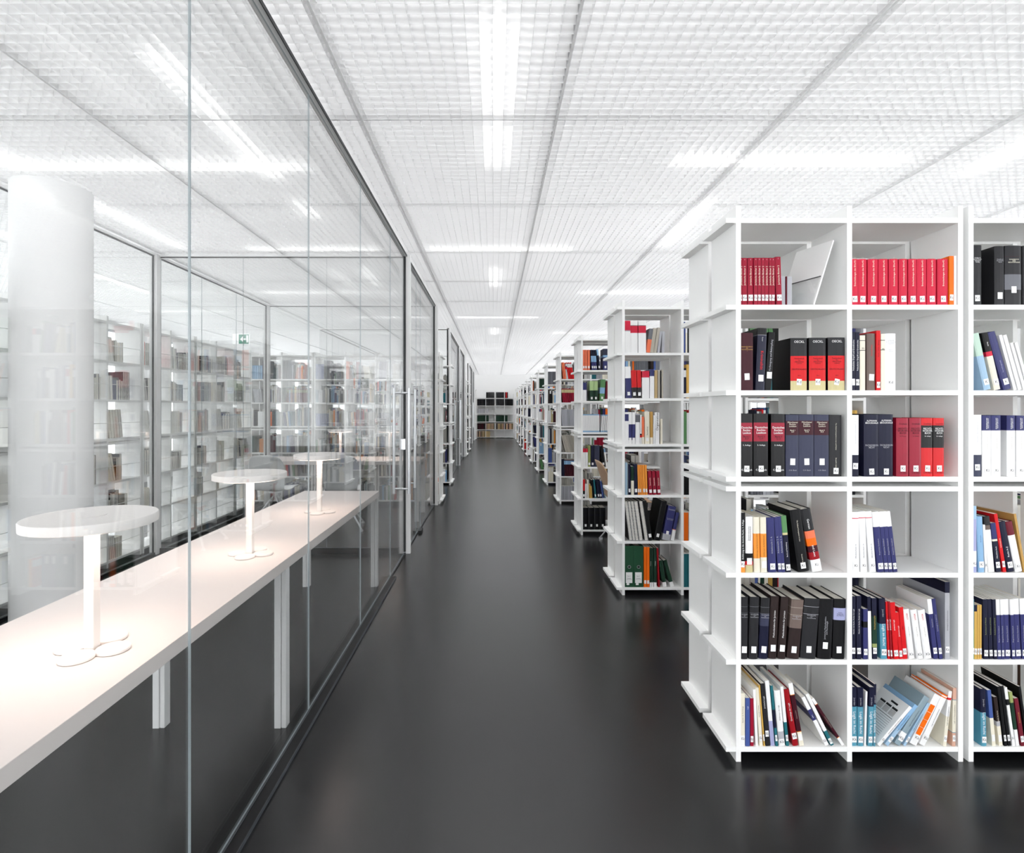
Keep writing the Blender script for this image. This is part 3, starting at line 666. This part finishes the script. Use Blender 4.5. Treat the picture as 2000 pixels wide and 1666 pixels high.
def squares(X, Yp, Z, w_, L, ang, lab, grp):
    b_ = book(X, Yp, Z, w_, L, ang, 'white', lab, grp, d=.15, sticker='Kk', texts=[('Wissenschaftstheorie','u',.4,.006,'red')])
    m = MB()
    for i in range(4): m.box(-w_*.95, -w_*.28, -.0009, -.0004, L*.2+i*L*.152, L*.2+i*L*.152+L*.146, col=lin(COL['orange']))
    put('orange_square', m, M_COVER, b_, colour=True)
def tilt(x1, length, thick, deg, spec, o=None):
    a = math.radians(deg); s = FPX/Y0
    return dict(X=(x1-VX)/s, L=length/s, w=thick/s, a=a, spec=spec, o=o or {})
tl = [tilt(1727,98,6.5,40,'white',dict(fn=doc_cover,nm='book with printed grid cover')), tilt(1742,98,7.5,37,'lightblue,paleblue:.4'), tilt(1760,110,12,32.5,'greyblue:.75,white:.1,greyblue'), tilt(1770,96,5,30,'paleblue'),
     tilt(1793,108,14,27,'white',dict(fn=squares,nm='book with four orange squares')), tilt(1811,108,11,25,'orange:.02,white:.02,orange:.02,white'),
     tilt(1850,108,6.5,6,'white:.12,red:.04,white:.3,cream'), tilt(1868,114,6.5,1,'rose:.2,petrol:.01,cream:.55,petrol:.01,rose')]
shelf_row(0, 5, 'middle bay', 1459.3, [
  (1665.2,1677,1345,0,'navy:.33,petrol',lg), (1677.4,1689,1345,0,'navy:.33,petrol',lg), (1689.6,1693.6,1353,3,'white',{}), (1696.8,1706.2,1344,3.5,'navy:.33,petrol',lg), (1707,1711.4,1338,2,'navy:.33,petrol',lg)], A, extra=tl)
for i, q in enumerate(tl):
    o = q['o']
    lab = '%s %s, %s tilted one, bottom shelf, middle bay, nearest bookcases' % (word(q['spec']), o.get('nm', 'book'), ORD[i])
    if 'fn' in o: o['fn'](q['X'], Y0+.004, BASE[5], q['w'], q['L'], q['a'], lab, 'books on the nearest bookcases')
    else: book(q['X'], Y0+.004, BASE[5], q['w'], q['L'], q['a'], q['spec'], lab, 'books on the nearest bookcases', d=.16, sticker='Kk', texts=[('Logik und Wissenschaftstheorie','u',.55,.0058,'charcoal')])
    nbook[0] += 1
shelf_row(0, 0, 'right bay', 595, [(1901.2,1920,478,0,'charcoal',dict(s='Kc',stick_z=.06,gloss=True,t=[('Grundlagen des\nRechts der deutschen\nVerfassung und\nForschung','h',.75,.0065,'white')])),
  (1946,1965.2,480,0,'charcoal',dict(s='',stick_z=.1,gloss=True,t=[('Handbuch\ndes Rechts\nBand','h',.75,.0065,'silver')])), (1966.5,1999,479,0,'charcoal:.18,maroon:.005,charcoal:.3,grey:.26,charcoal',dict(s='',stick_z=.2,gloss=True,t=[('HANDBUCH\nDER\nRECHTSPFLEGE','h',.74,.0068,'cream')])), (2001,2025,479,0,'charcoal',{})], A)
shelf_row(0, 1, 'right bay', 762.5, [(1925.5,1940,652,-24,'mint:.4,paleblue',dict(s='K')), (1945.5,1958.5,651,-25,'black:.33,pink:.08,cream',dict(s='K',t=[('Recht','d',.8,.007,'white')])), (1964.5,1980.5,650,-32,'indigo',dict(s='K',gloss=True,t=[('Verwaltungsrecht','u',.4,.007,'lavender')])),
  (1983.5,1990,655,-29,'white',dict(s='')), (1992,1999.5,655,-30,'white',{}), (2002,2008,670,-26,'white',{}), (2010,2016,670,-26,'white',{})], A)
bgb = dict(s='Ki', stick_z=.05, t=[('BÜRGERLICHES\nGESETZBUCH','u',.87,.0065,'white'),('Kommentar zum Recht','u',.55,.0052,'stone')])
shelf_row(0, 2, 'right bay', 931.3, [(1901.2,1920.4,810.5,0,'white:.65,slate',dict(s='Ki',stick_z=.1,t=[('Sprachführer Rechtsdeutsch 1.A.','u',.72,.0062,'silver')])),
  (1921.5,1939.5,812,0,'indigo:.245,white',bgb), (1940,1958.5,812,0,'indigo:.245,white',bgb), (1971,1988,812,0,'indigo:.245,white',bgb), (1989,2006,812,0,'indigo:.245,white',bgb)], A)
shelf_row(0, 3, 'right bay', 1119, [(1901.2,1909.5,989,0,'paleblue:.2,lavender:.48,white:.17,lavender',dict(s='Ki')), (1912,1924,1010,-4,'lightblue',dict(s='K',t=[('Privatrecht','u',.6,.006,'blue')])), (1924.8,1929.5,1026,-5,'white',dict(s='K')),
  (1931.5,1943.5,1010,-10,'charcoal:.16,taupe:.08,white',{}), (1945,1955,1023,-11,'indigo:.33,cream:.04,navy',dict(s='Ki',t=[('Öffentliches Recht','u',.4,.0065,'white')])), (1956,1963,1005,-18,'red',dict(s='Ki',t=[('Verfassungsrecht','u',.5,.0055,'cream')])),
  (1966.5,1980.5,1021,-18,'navy',dict(s='Ki',stick_z=.08,t=[('Recht A-Z','u',.4,.010,'white')])), (1983,1997.5,1021,-20,'wine:.27,white',dict(s='Ki',stick_z=.05)), (2003,2008,1005,-20,'gold',dict(d=.21))], A)
nv = dict(s='Kk', stick_z=.05, t=[('Rechtstheorie und Methode','u',.55,.006,'olive')])
shelf_row(0, 4, 'right bay', 1289, [(1901.2,1905,1172,0,'teal:.5,green',dict(s='Kk')), (1905.5,1911.3,1183,0,'navy:.12,yellow',dict(s='Kk')), (1911.7,1916,1183,0,'yellow',dict(s='Kk')), (1916.5,1921,1183,0,'yellow',dict(s='Kk')),
  (1924.2,1933.7,1172,-2,'navy',nv), (1935.2,1943,1172,-3,'navy',nv), (1943.6,1950,1172,-3.2,'navy',nv), (1950.8,1958,1172,-3.4,'white:.26,indigo',ind), (1959,1964.5,1172,-3.5,'white:.26,indigo',ind), (1966.5,1977.5,1172,-4,'white:.26,indigo',ind), (1979,1985.5,1172,-4,'white:.26,indigo',ind), (1987,1998.5,1171,-5,'white:.26,indigo',ind), (2000,2010,1171,-5,'white:.26,indigo',ind)], A)
shelf_row(0, 5, 'right bay', 1459.3, [(1919.5,1930.3,1348,-2,'navy:.41,petrol',lg), (1940.5,1948,1350,-9.6,'blue:.5,cream',dict(s='')), (1955,1962.4,1364,-11,'brown:.5,silver:.1,cream',dict(s='',t=[('Sprache des Rechts','u',.6,.006,'cream')])), (1964.3,1970,1343,-14,'black',dict(s='Kk')), (1972,1978.2,1342,-15,'black',dict(s='Kk')),
  (1980,1985.8,1345,-16,'white:.2,black:.1,white',dict(s='Kk')), (1988,1994.5,1354,-14,'olive:.2,darkgreen:.5,white',{}), (1997,2005,1366,-14,'wine',dict(s='Kk',t=[('Rechtsmethodik','u',.6,.0065,'yellow')])), (2008,2013,1343,-16,'black',{})], A)
# white display stand leaning in the top left bay: tilted board with a clear pocket
r = bpy.data.objects.new('brochure_holder', None); C.objects.link(r); r.location = (1.27, Y0+.035, BASE[0]); r.rotation_euler = (0, .36, .28)
tag(r, 'white slanted display stand with clear pocket on top shelf, left bay, nearest bookcases', 'display stand')
o = put('back_board', MB().box(-.006, 0, -.02, .16, .003, .285), M_WHITE, r)
o = put('pocket', MB().box(-.014, -.012, -.02, .16, .003, .12).box(-.014, -.006, -.02, .16, .0015, .003), M_GLASS, r)
put('pocket_rim', MB().box(-.0145, -.0115, -.021, .161, .12, .123), M_EDGED, r)

# ------------------------------------------------------------------ second row, left bay
B = 'second bookcases'
wb = {}
shelf_row(1, 0, '', 688.6, [(1220,1231.3,626,0,'pink:.30,silver:.03,white',dict(s='Cc',gloss=True)), (1232,1246.4,626,0,'white:.14,grey:.02,pink:.22,white',dict(s='Cc',gloss=True)), (1247.3,1262.6,626,0,'white:.14,grey:.02,pink:.22,white',dict(s='Cc',gloss=True)),
  (1263.8,1271.6,642,6.5,'grey:.45,coral',{}), (1272.5,1280,641,6.5,'stone',{}), (1281,1286.4,640,7.5,'stone',{}), (1287,1292,647,5,'silver',{}), (1292.6,1298,647,1,'silver',{})], B)
shelf_row(1, 1, '', 777.7, [(1222.3,1234,716,-2.5,'white:.37,indigo',dict(s='',gloss=True)), (1234.8,1245,723,-1.5,'red:.62,charcoal',dict(s='',gloss=True)), (1246,1253.7,723,-1.2,'red:.62,charcoal',dict(s='',gloss=True)), (1254.8,1269,724.5,0,'pink:.24,white',dict(gloss=True)),
  (1270,1278.6,721,0,'indigo:.24,white',dict(gloss=True)), (1279.3,1285,723,0,'tan',dict(d=.2)), (1285.6,1289.8,723,0,'stone',{}), (1290.2,1292.2,724,0,'black',{}), (1292.6,1296,722,0,'stone',{})], B)
shelf_row(1, 2, '', 867, [(1219.8,1227.7,805,0,'white:.06,indigo:.22,white',{}), (1228.2,1234.6,805,0,'white:.38,indigo:.5,white',dict(s='')), (1235,1241.4,805,0,'white:.38,indigo:.5,white',dict(s='')), (1242,1250.6,808,0,'silver:.04,grey:.24,white',{}),
  (1251.2,1254,810,0,'white:.65,charcoal:.05,red:.08,white',{}), (1254.6,1259,814,-.8,'coral:.75,cream',{}), (1260.2,1270,804,-.6,'cream',dict(s='',t=[('Verwaltung','u',.4,.014,'charcoal')])), (1270.6,1276,804,-.5,'gold:.8,cream',{}), (1276.6,1279.4,811,0,'white',{}),
  (1280,1288.6,806,0,'white',dict(t=[('Organisation','u',.72,.026,'black')])), (1290.8,1294.6,818,0,'cream',{})], B)
am = dict(s='')
shelf_row(1, 3, '', 965.4, [(1219.8,1222,902,0,'greyblue',{}), (1222.3,1224.4,902,0,'paleblue',{}), (1224.7,1226.9,903,0,'greyblue',{}), (1227.8,1232.4,905,-.5,'navy',dict(s='')), (1233.4,1238.8,910,-.5,'darkgreen:.5,cream',{}), (1239.8,1246,905.5,-1,'navy',dict(s='')),
  (1246.8,1249.8,907,-1.4,'amber',am), (1250.2,1253.1,907,-1.5,'amber',am), (1253.5,1256,907,-1.6,'amber',{}), (1256.6,1261,907,-1.7,'amber',am), (1261.5,1265.5,907,-1.8,'amber',am),
  (1268.2,1275,919,-2.6,'crimson',dict(s='Fa',t=[('Staatsrecht','u',.55,.013,'cream')])), (1276.4,1283.2,919,-2.7,'crimson',dict(s='Fa',t=[('Staatsrecht','u',.55,.013,'cream')])), (1284.6,1291.4,919,-2.8,'crimson',dict(s='Fa',t=[('Staatsrecht','u',.55,.013,'cream')]))], B)
def spiral(X, Yp, Z, w_, L, ang, lab, grp):
    r = bpy.data.objects.new('spiral_bound_book', None); C.objects.link(r); r.location = (X, Yp+.006, Z+.0006); r.rotation_euler = (0, ang, 0); tag(r, lab, 'spiral-bound book', 'spiral-bound books on the second bookcases')
    put('cover', MB().box(0, .0014, .004, .19, 0, L).box(w_-.0014, w_, .004, .19, 0, L), M_DARK, r); put('page_block', MB().box(.0016, w_-.0016, .008, .185, .002, L-.002), M_PAGE, r)
    m = MB(); n = 26
    for i in range(n):
        z = L*(i+.5)/n; seg = 10
        pts = [(w_/2+(w_/2+.001)*math.cos(t), .008-.014*math.sin(t), z) for t in [PI*j/seg for j in range(seg+1)]]
        for a, b_ in zip(pts[:-1], pts[1:]): m.cyl(a, b_, .0021, 5)
    put('wire_binding', m, M_STICK, r)
sp = dict(fn=spiral, nm='spiral-bound book')
shelf_row(1, 4, '', 1057.7, [(1230.6,1236.4,981,-9.6,'black',sp), (1237.2,1242.2,981,-9.7,'black',sp), (1243,1248.6,981,-9.8,'black',sp), (1250,1256.8,981,-10.5,'black',sp), (1260.8,1267.4,981,-11.5,'black',sp),
  (1268.4,1275,980,-11.5,'black',dict(s='')), (1277.2,1289.4,981,14.5,'black',dict(s='')), (1293.4,1309,991.5,12.5,'indigo:.82,silver',dict(s='',stick_z=.17,t=[('Gesetze','h',.9,.016,'silver'),('Textsammlung\nder Gesetze','h',.62,.009,'silver')])), (1310.6,1317,1003,10.5,'indigo:.6,coral:.02,white',{})], B)
def binder(X, Yp, Z, w_, L, ang, lab, grp):
    r = bpy.data.objects.new('ring_binder', None); C.objects.link(r); r.location = (X, Yp, Z+.0006); tag(r, lab, 'binder', 'green ring binders')
    g = lin((38, 78, 56)); put('cover', MB().box(0, w_, 0, .004, 0, L, col=g).box(0, .0025, .0042, .225, 0, L, col=g).box(w_-.0025, w_, .0042, .225, 0, L, col=g), M_COVER, r, colour=True)
    put('page_block', MB().box(.004, w_-.004, .02, .215, .004, L-.02), M_PAGE, r)
    o = put('finger_ring', MB().cyl((w_/2, -.0015, L*.49), (w_/2, -.0002, L*.49), .0125, 24), M_STEEL, r); put('finger_hole', MB().cyl((w_/2, -.0019, L*.49), (w_/2, -.0016, L*.49), .0098, 24), M_DARK, o)
    l_ = put('spine_label', MB().box(w_*.12, w_*.84, -.0008, -.0002, L*.10, L*.36), M_STICK, r)
    t = MB(); text_into(t, 'Band 1\n\nGesetze\nSammlung', w_*.48, -.0010, L*.23, .009, w_*.6); put('lettering', t, M_INK, l_)
    put('call_number_label', MB().box(w_*.2, w_*.5, -.0012, -.0009, L*.05, L*.11), M_STICK, r)
bi = dict(fn=binder, nm='ring binder')
shelf_row(1, 5, '', 1146.5, [(1219.8,1237.6,1066,0,'darkgreen',bi), (1238.6,1257,1066,0,'darkgreen',bi), (1258,1263.2,1068,0,'orange',dict(s='')), (1263.6,1269,1068,0,'orange',dict(s='')), (1269.6,1272.8,1070,0,'darkgreen:.88,white',dict(t=[('Verfassung','u',.6,.008,'white')])),
  (1273.2,1276.4,1070,0,'darkgreen:.88,white',{}), (1277.4,1283.2,1070,0,'darkgreen:.88,white',dict(t=[('Verfassung','u',.6,.008,'white')])), (1284.9,1288.2,1070,-3.2,'darkred',{}), (1295.5,1303,1095,-8.5,'darkgreen:.82,white',{}), (1310.5,1318,1095,-14.5,'darkgreen:.82,white',{})], B)
# ------------------------------------------------------------------ third row, left bay
D = 'third bookcases'
shelf_row(2, 0, '', 722.6, [(1138.6,1142.5,683,0,'coral',dict(s='')), (1142.9,1146.9,683,0,'coral',dict(s='')), (1147.9,1152.6,683,0,'coral',dict(s='')), (1156,1159.6,683,-2.5,'navy:.3,lightblue:.3,indigo',dict(s='')), (1160,1163,683,-2.5,'navy:.3,lightblue:.3,indigo',dict(s='')), (1163.4,1166.4,683,-2.5,'navy:.3,lightblue:.3,indigo',dict(s='')), (1169.5,1173,682,-4.5,'lightblue:.3,navy',dict(s='')), (1178.5,1187,681,0,'slate:.3,lightblue:.1,indigo',dict(s=''))], D)
shelf_row(2, 1, '', 780, [(1138.6,1145.6,744,0,'indigo:.4,white',{}), (1152,1160,741,0,'palegreen:.47,darkgreen',dict(s='')), (1160.3,1168,741,0,'palegreen:.47,darkgreen',dict(s='')), (1171,1180.5,738,2.5,'green:.38,lightblue:.28,green',dict(s='')), (1181.5,1186,742,3.5,'wine',{})], D)
shelf_row(2, 2, '', 843, [(1138.6+i*2.5,1140.9+i*2.5,808,0,'lightblue:.06,white:.86,lightblue',{}) for i in range(13)] + [(1174+i*3.2,1176.3+i*3.2,809,3,'lightblue:.06,white:.86,lightblue',{}) for i in range(5)], D)
shelf_row(2, 3, '', 910.5, [(1138.6,1143.3,875,0,'pink:.2,white',{}), (1143.6,1148.6,875,0,'pink:.2,white',{}), (1149,1153.8,869,0,'olive',dict(s='')), (1154.6,1161,869,0,'navy',dict(s='')), (1161.5,1171.4,869,0,'slate',{}), (1177,1182,870,-4.5,'black',dict(s='')), (1184,1187,875,-5,'lightblue:.2,white',{})], D)
shelf_row(2, 4, '', 971.6, [(1138.2,1142.4,935,0,'red:.6,black',dict(s='')), (1142.8,1146.6,944,0,'white',{}), (1147.4,1150.6,936,-.8,'cream',{}), (1151.6,1154.4,944,-1.2,'yellow',{}), (1154.8,1157.2,948,-1.2,'yellow',{}), (1157.6,1160,936,-2.5,'black',{}), (1162,1165.4,935,-3.5,'teal',dict(s='')), (1168,1172,935,-4.5,'navy',dict(s='')), (1172.6,1176.2,935,-4.8,'navy',dict(s='')), (1177,1180,938,-5,'blue',{}), (1181.5,1184,940,-5,'greyblue',{})], D)
shelf_row(2, 5, '', 1033, [(1138.4+i*11.2,1149.4+i*11.2,990,0,'black:.12,navy:.01,black:.2,navy:.01,black',dict(s='',stick_z=.14,gloss=True)) for i in range(4)], D)
print('individual books so far', nbook[0])
# ------------------------------------------------------------------ the books behind the left glass, seen from their fore-edges
PAL = ['white']*7+['cream']*3+['silver']*4+['grey']*3+['navy']*3+['black']*2+['charcoal']*2+['red','crimson','orange','amber','green','darkgreen','indigo','indigo','blue','teal','beige','stone','stone','brown','lightblue','yellow','maroon']
PALL = ['white']*4+['cream']*3+['silver']*2+['black','charcoal','charcoal','slate','navy','stone','grey','grey','greyblue','indigo','black']
def fill(width, rng, pal, hmin=.2, hmax=.27, density=1.0):
    """list of (x, w, h, lean, colour) standing on a shelf of this width"""
    out = []; x = .003; stop = width*density
    mode = rng.random()
    while True:
        n = rng.randint(2, 6); c = rng.choice(pal); h0 = rng.uniform(hmin, hmax); w0 = rng.uniform(.012, .034)
        same = rng.random() < .5; ln = 0
        if rng.random() < .22 and x < stop*.6: ln = -rng.uniform(.05, .22)
        if ln: x += math.sin(-ln)*hmax*.98
        for _ in range(n):
            w_ = w0*(1 if same else rng.uniform(.7, 1.3)); h = h0 if same else min(hmax, max(hmin, h0*rng.uniform(.9, 1.08))); cc = c if same else rng.choice(pal)
            st = w_/math.cos(ln)+.0008
            if x+st > stop: return out
            out.append((x, w_, h, ln, cc)); x += st
        if ln: x += .002
        if rng.random() < .12: x += rng.uniform(.02, .08)
def LB(k): return random.Random(1000+k)
n_left = 0
UYL = [5.135+UP*n for n in range(-3, 2)]
CASEW = ['first', 'second', 'third', 'fourth', 'fifth', 'sixth']
stuff = MB()
def quick(M, w_, d, h, col, band=None, edge=False):
    """one book of the uncounted rest: covers coloured, fore-edge and top in paper colour"""
    c = jit(lin(COL[col]), .22); pg = jit(PAGE, .08)
    stuff.box(.0006, w_-.0012, 0, d, 0, h, col=[c, pg, c, c, pg, c], M=M)
    if edge: stuff.box(-.0002, .003, .01, d+.002, 0, h+.002, col=c, M=M)
    if band:
        bc = jit(lin(COL[band]), .1); stuff.box(.0003, w_-.0009, -.0004, d*.99, h*.70, h*.93, col=bc, M=M)
for n, yl in enumerate(UYL+[5.135+UP*2]):
    for b_ in range(2 if n < 5 else 1):
        for row in range(6):
            rng = LB(n*20+b_*8+row)
            inner0 = yl+UX[b_]+.0195+.001; wd = .4175
            dens = rng.choice([.5, .65, .55, .9, .75])
            if row == 4 and n not in (2,): dens = rng.choice([0, 0, .4])
            if row == 5 and n > 2: dens = 0
            pal = PALL if row else PALL+['red', 'crimson', 'red']
            bks = fill(wd, rng, pal, .17, .255 if row else .23, dens) if dens else []
            far = rng.random() < .5
            for i, (x, w_, h, ln, c) in enumerate(bks):
                yy = inner0+x; d = min(.22, h*.72)
                if n in (1, 2, 3) and n_left < 84 and not (n == 1 and b_ == 0):
                    # real individual: fore-edge towards +X
                    r = book(SX-.018-d, yy, BASE[row], w_, h, abs(ln), c, '%s book, %s from near end, %s shelf, %s bay, %s rodded bookcase behind glass' % (word(c), ORD[i], ROWN[row], ('near', 'far')[b_], CASEW[n]),
                        'books behind the left glass wall', d=d, hard=rng.random() < .75, board=.0036)
                    # spine away from us: turn the whole book, fore-edge towards +X
                    r.matrix_world = Matrix.Translation((SX-.018-d, yy, BASE[row]+.0006)) @ Matrix.Rotation(-PI/2, 4, 'Z') @ Matrix.Rotation(abs(ln), 4, 'Y') @ Matrix.Translation((-w_ if not ln else 0, 0, 0))
                    n_left += 1
                else:
                    M = Matrix.Translation((SX-.018-d, yy, BASE[row]+.0006)) @ Matrix.Rotation(-PI/2, 4, 'Z') @ Matrix.Rotation(abs(ln), 4, 'Y') @ Matrix.Translation((-w_, 0, 0))
                    quick(M, w_, d, h, c, edge=True)
print('left individuals', n_left)
# ------------------------------------------------------------------ everything further away: one uncounted object
def quick_row(x0, yf, row, bks, back=False):
    for x, w_, h, ln, c in bks:
        c, _, band = c.partition('/')
        h = min(h, ROOM[row]-.03); d = min(.215, h*.7)
        M = Matrix.Translation((x0+x, yf, BASE[row]+.0006))
        if back: M = Matrix.Translation((x0+x+w_, yf+DEP-.006, BASE[row]+.0006)) @ Matrix.Rotation(PI, 4, 'Z')
        if ln: M = M @ Matrix.Rotation(ln if not back else -abs(ln)*0, 4, 'Y')
        quick(M, w_, d, h, c, band or None)
SPEC = {  # colours of the fourth row as the photo shows them
 (3,0): [('coral',.02,.24,-.12)]*2+[('white/pink',.026,.2,-.1)]+[('red/white',.028,.24,-.2)]*3+[('silver',.02,.25,.0)]*5,
 (3,1): [('crimson/beige',.024,.2,-.1)]*12, (3,2): [('silver',.018,.24,-.05)]*14, (3,3): [('stone',.02,.25,-.25)]*10, (3,4): [('navy',.045,.25,0)]*1+[('maroon/lightblue',.025,.24,-.05)]*6, (3,5): [('silver',.018,.2,.0)]*10}
for k in range(NR):
    for hf in (0, 1):
        for u in range(nunits(k)):
            for b_ in range(2):
                for row in range(6):
                    if hf == 0 and ((k == 0 and (u == 0 or (u == 1 and b_ == 0))) or (k in (1, 2) and u == 0 and b_ == 0)): continue
                    rng = random.Random(k*1000+hf*500+u*50+b_*10+row)
                    x0 = RX+UP*u+UX[b_]+.0195; yf = Y0+DY*k+GAP*hf+.005
                    if hf == 0 and u == 0 and b_ == 0 and (k, row) in SPEC:
                        x = .003; bl = []
                        for c, w_, h, ln in SPEC[(k, row)]:
                            if ln: x = max(x, .003+math.sin(-ln)*h)
                            if x+w_ > .41: break
                            bl.append((x, w_, h, ln, c)); x += w_/math.cos(ln)+.002
                        quick_row(x0, yf, row, bl); continue
                    dens = rng.choice([.95, .9, .75, .6]) if k else rng.choice([.45, .3, .6])
                    if k < 3 and hf == 1: dens = rng.choice([.5, .35, .6])
                    hm = .27 if k else .24
                    if hf == 1 and k < 2 and row in (0, 1, 2): hm = .18; dens *= .7
                    bl = fill(.418, rng, PAL, min(.17, hm-.01) if hm < .2 else .19, hm, dens)
                    bl = [(x, w_, h, ln, c+('/white' if rng.random() < .12 and c != 'white' else ('/'+rng.choice(['indigo', 'pink', 'navy']) if c == 'white' and rng.random() < .35 else ''))) for x, w_, h, ln, c in bl]
                    quick_row(x0, yf, row, bl, back=hf == 1)
for k in LROWS:
    for hf in (0, 1):
        for u in range(3 if k < 7 else 2):
            for b_ in range(2):
                for row in range(6):
                    rng = random.Random(90000+k*1000+hf*500+u*50+b_*10+row)
                    x0 = LXR-UW-UP*u+UX[b_]+.0195
                    quick_row(x0, Y0+DY*k+GAP*hf+.005, row, fill(.418, rng, PAL+PALL, .18, .27, rng.choice([.9, .8, .95, .6])), back=hf == 1)
BW = {0: [None, ('black', 9, .26), ('charcoal', 8, .26), ('red', 1, .26)], 1: [('black', 10, .29)]*4, 2: [('silver', 8, .2), ('silver', 3, .2), None, None],
      3: [('darkgreen', 12, .28), ('darkgreen', 4, .28), ('darkgreen', 12, .28), ('darkgreen', 4, .28)], 4: [('maroon', 8, .26), ('tan', 12, .26), ('tan', 12, .26), ('tan', 12, .26)], 5: [('tan', 13, .26), ('tan', 6, .26), None, None]}
for row, cells in BW.items():
    for b_, c in enumerate(cells):
        if not c: continue
        rng = random.Random(row*10+b_); x0 = -.757+.842*(b_//2)+(UX[b_ % 2]+.0195)*.915; n = c[1]
        w_ = .37/n if n >= 8 else .03
        alt = {'tan': ['brown', 'tan', 'taupe', 'rose', 'tan'], 'maroon': ['maroon', 'brown'], 'black': ['black', 'charcoal']}.get(c[0], [c[0]])
        bl = [(.003+i*w_, w_-.0015, c[2], 0, rng.choice(alt)) for i in range(n)]
        if row == 0 and b_ == 3: bl = [(.003, .035, .26, 0, 'charcoal'), (.04, .06, .26, 0, 'red'), (.102, .04, .26, 0, 'charcoal')]
        quick_row(x0, YBK+.005, row, bl)
o = put('books', stuff, M_COVER, colour=True)
tag(o, 'mass of many-coloured books filling the farther bookcases on both sides of the aisle', 'books', kind='stuff')
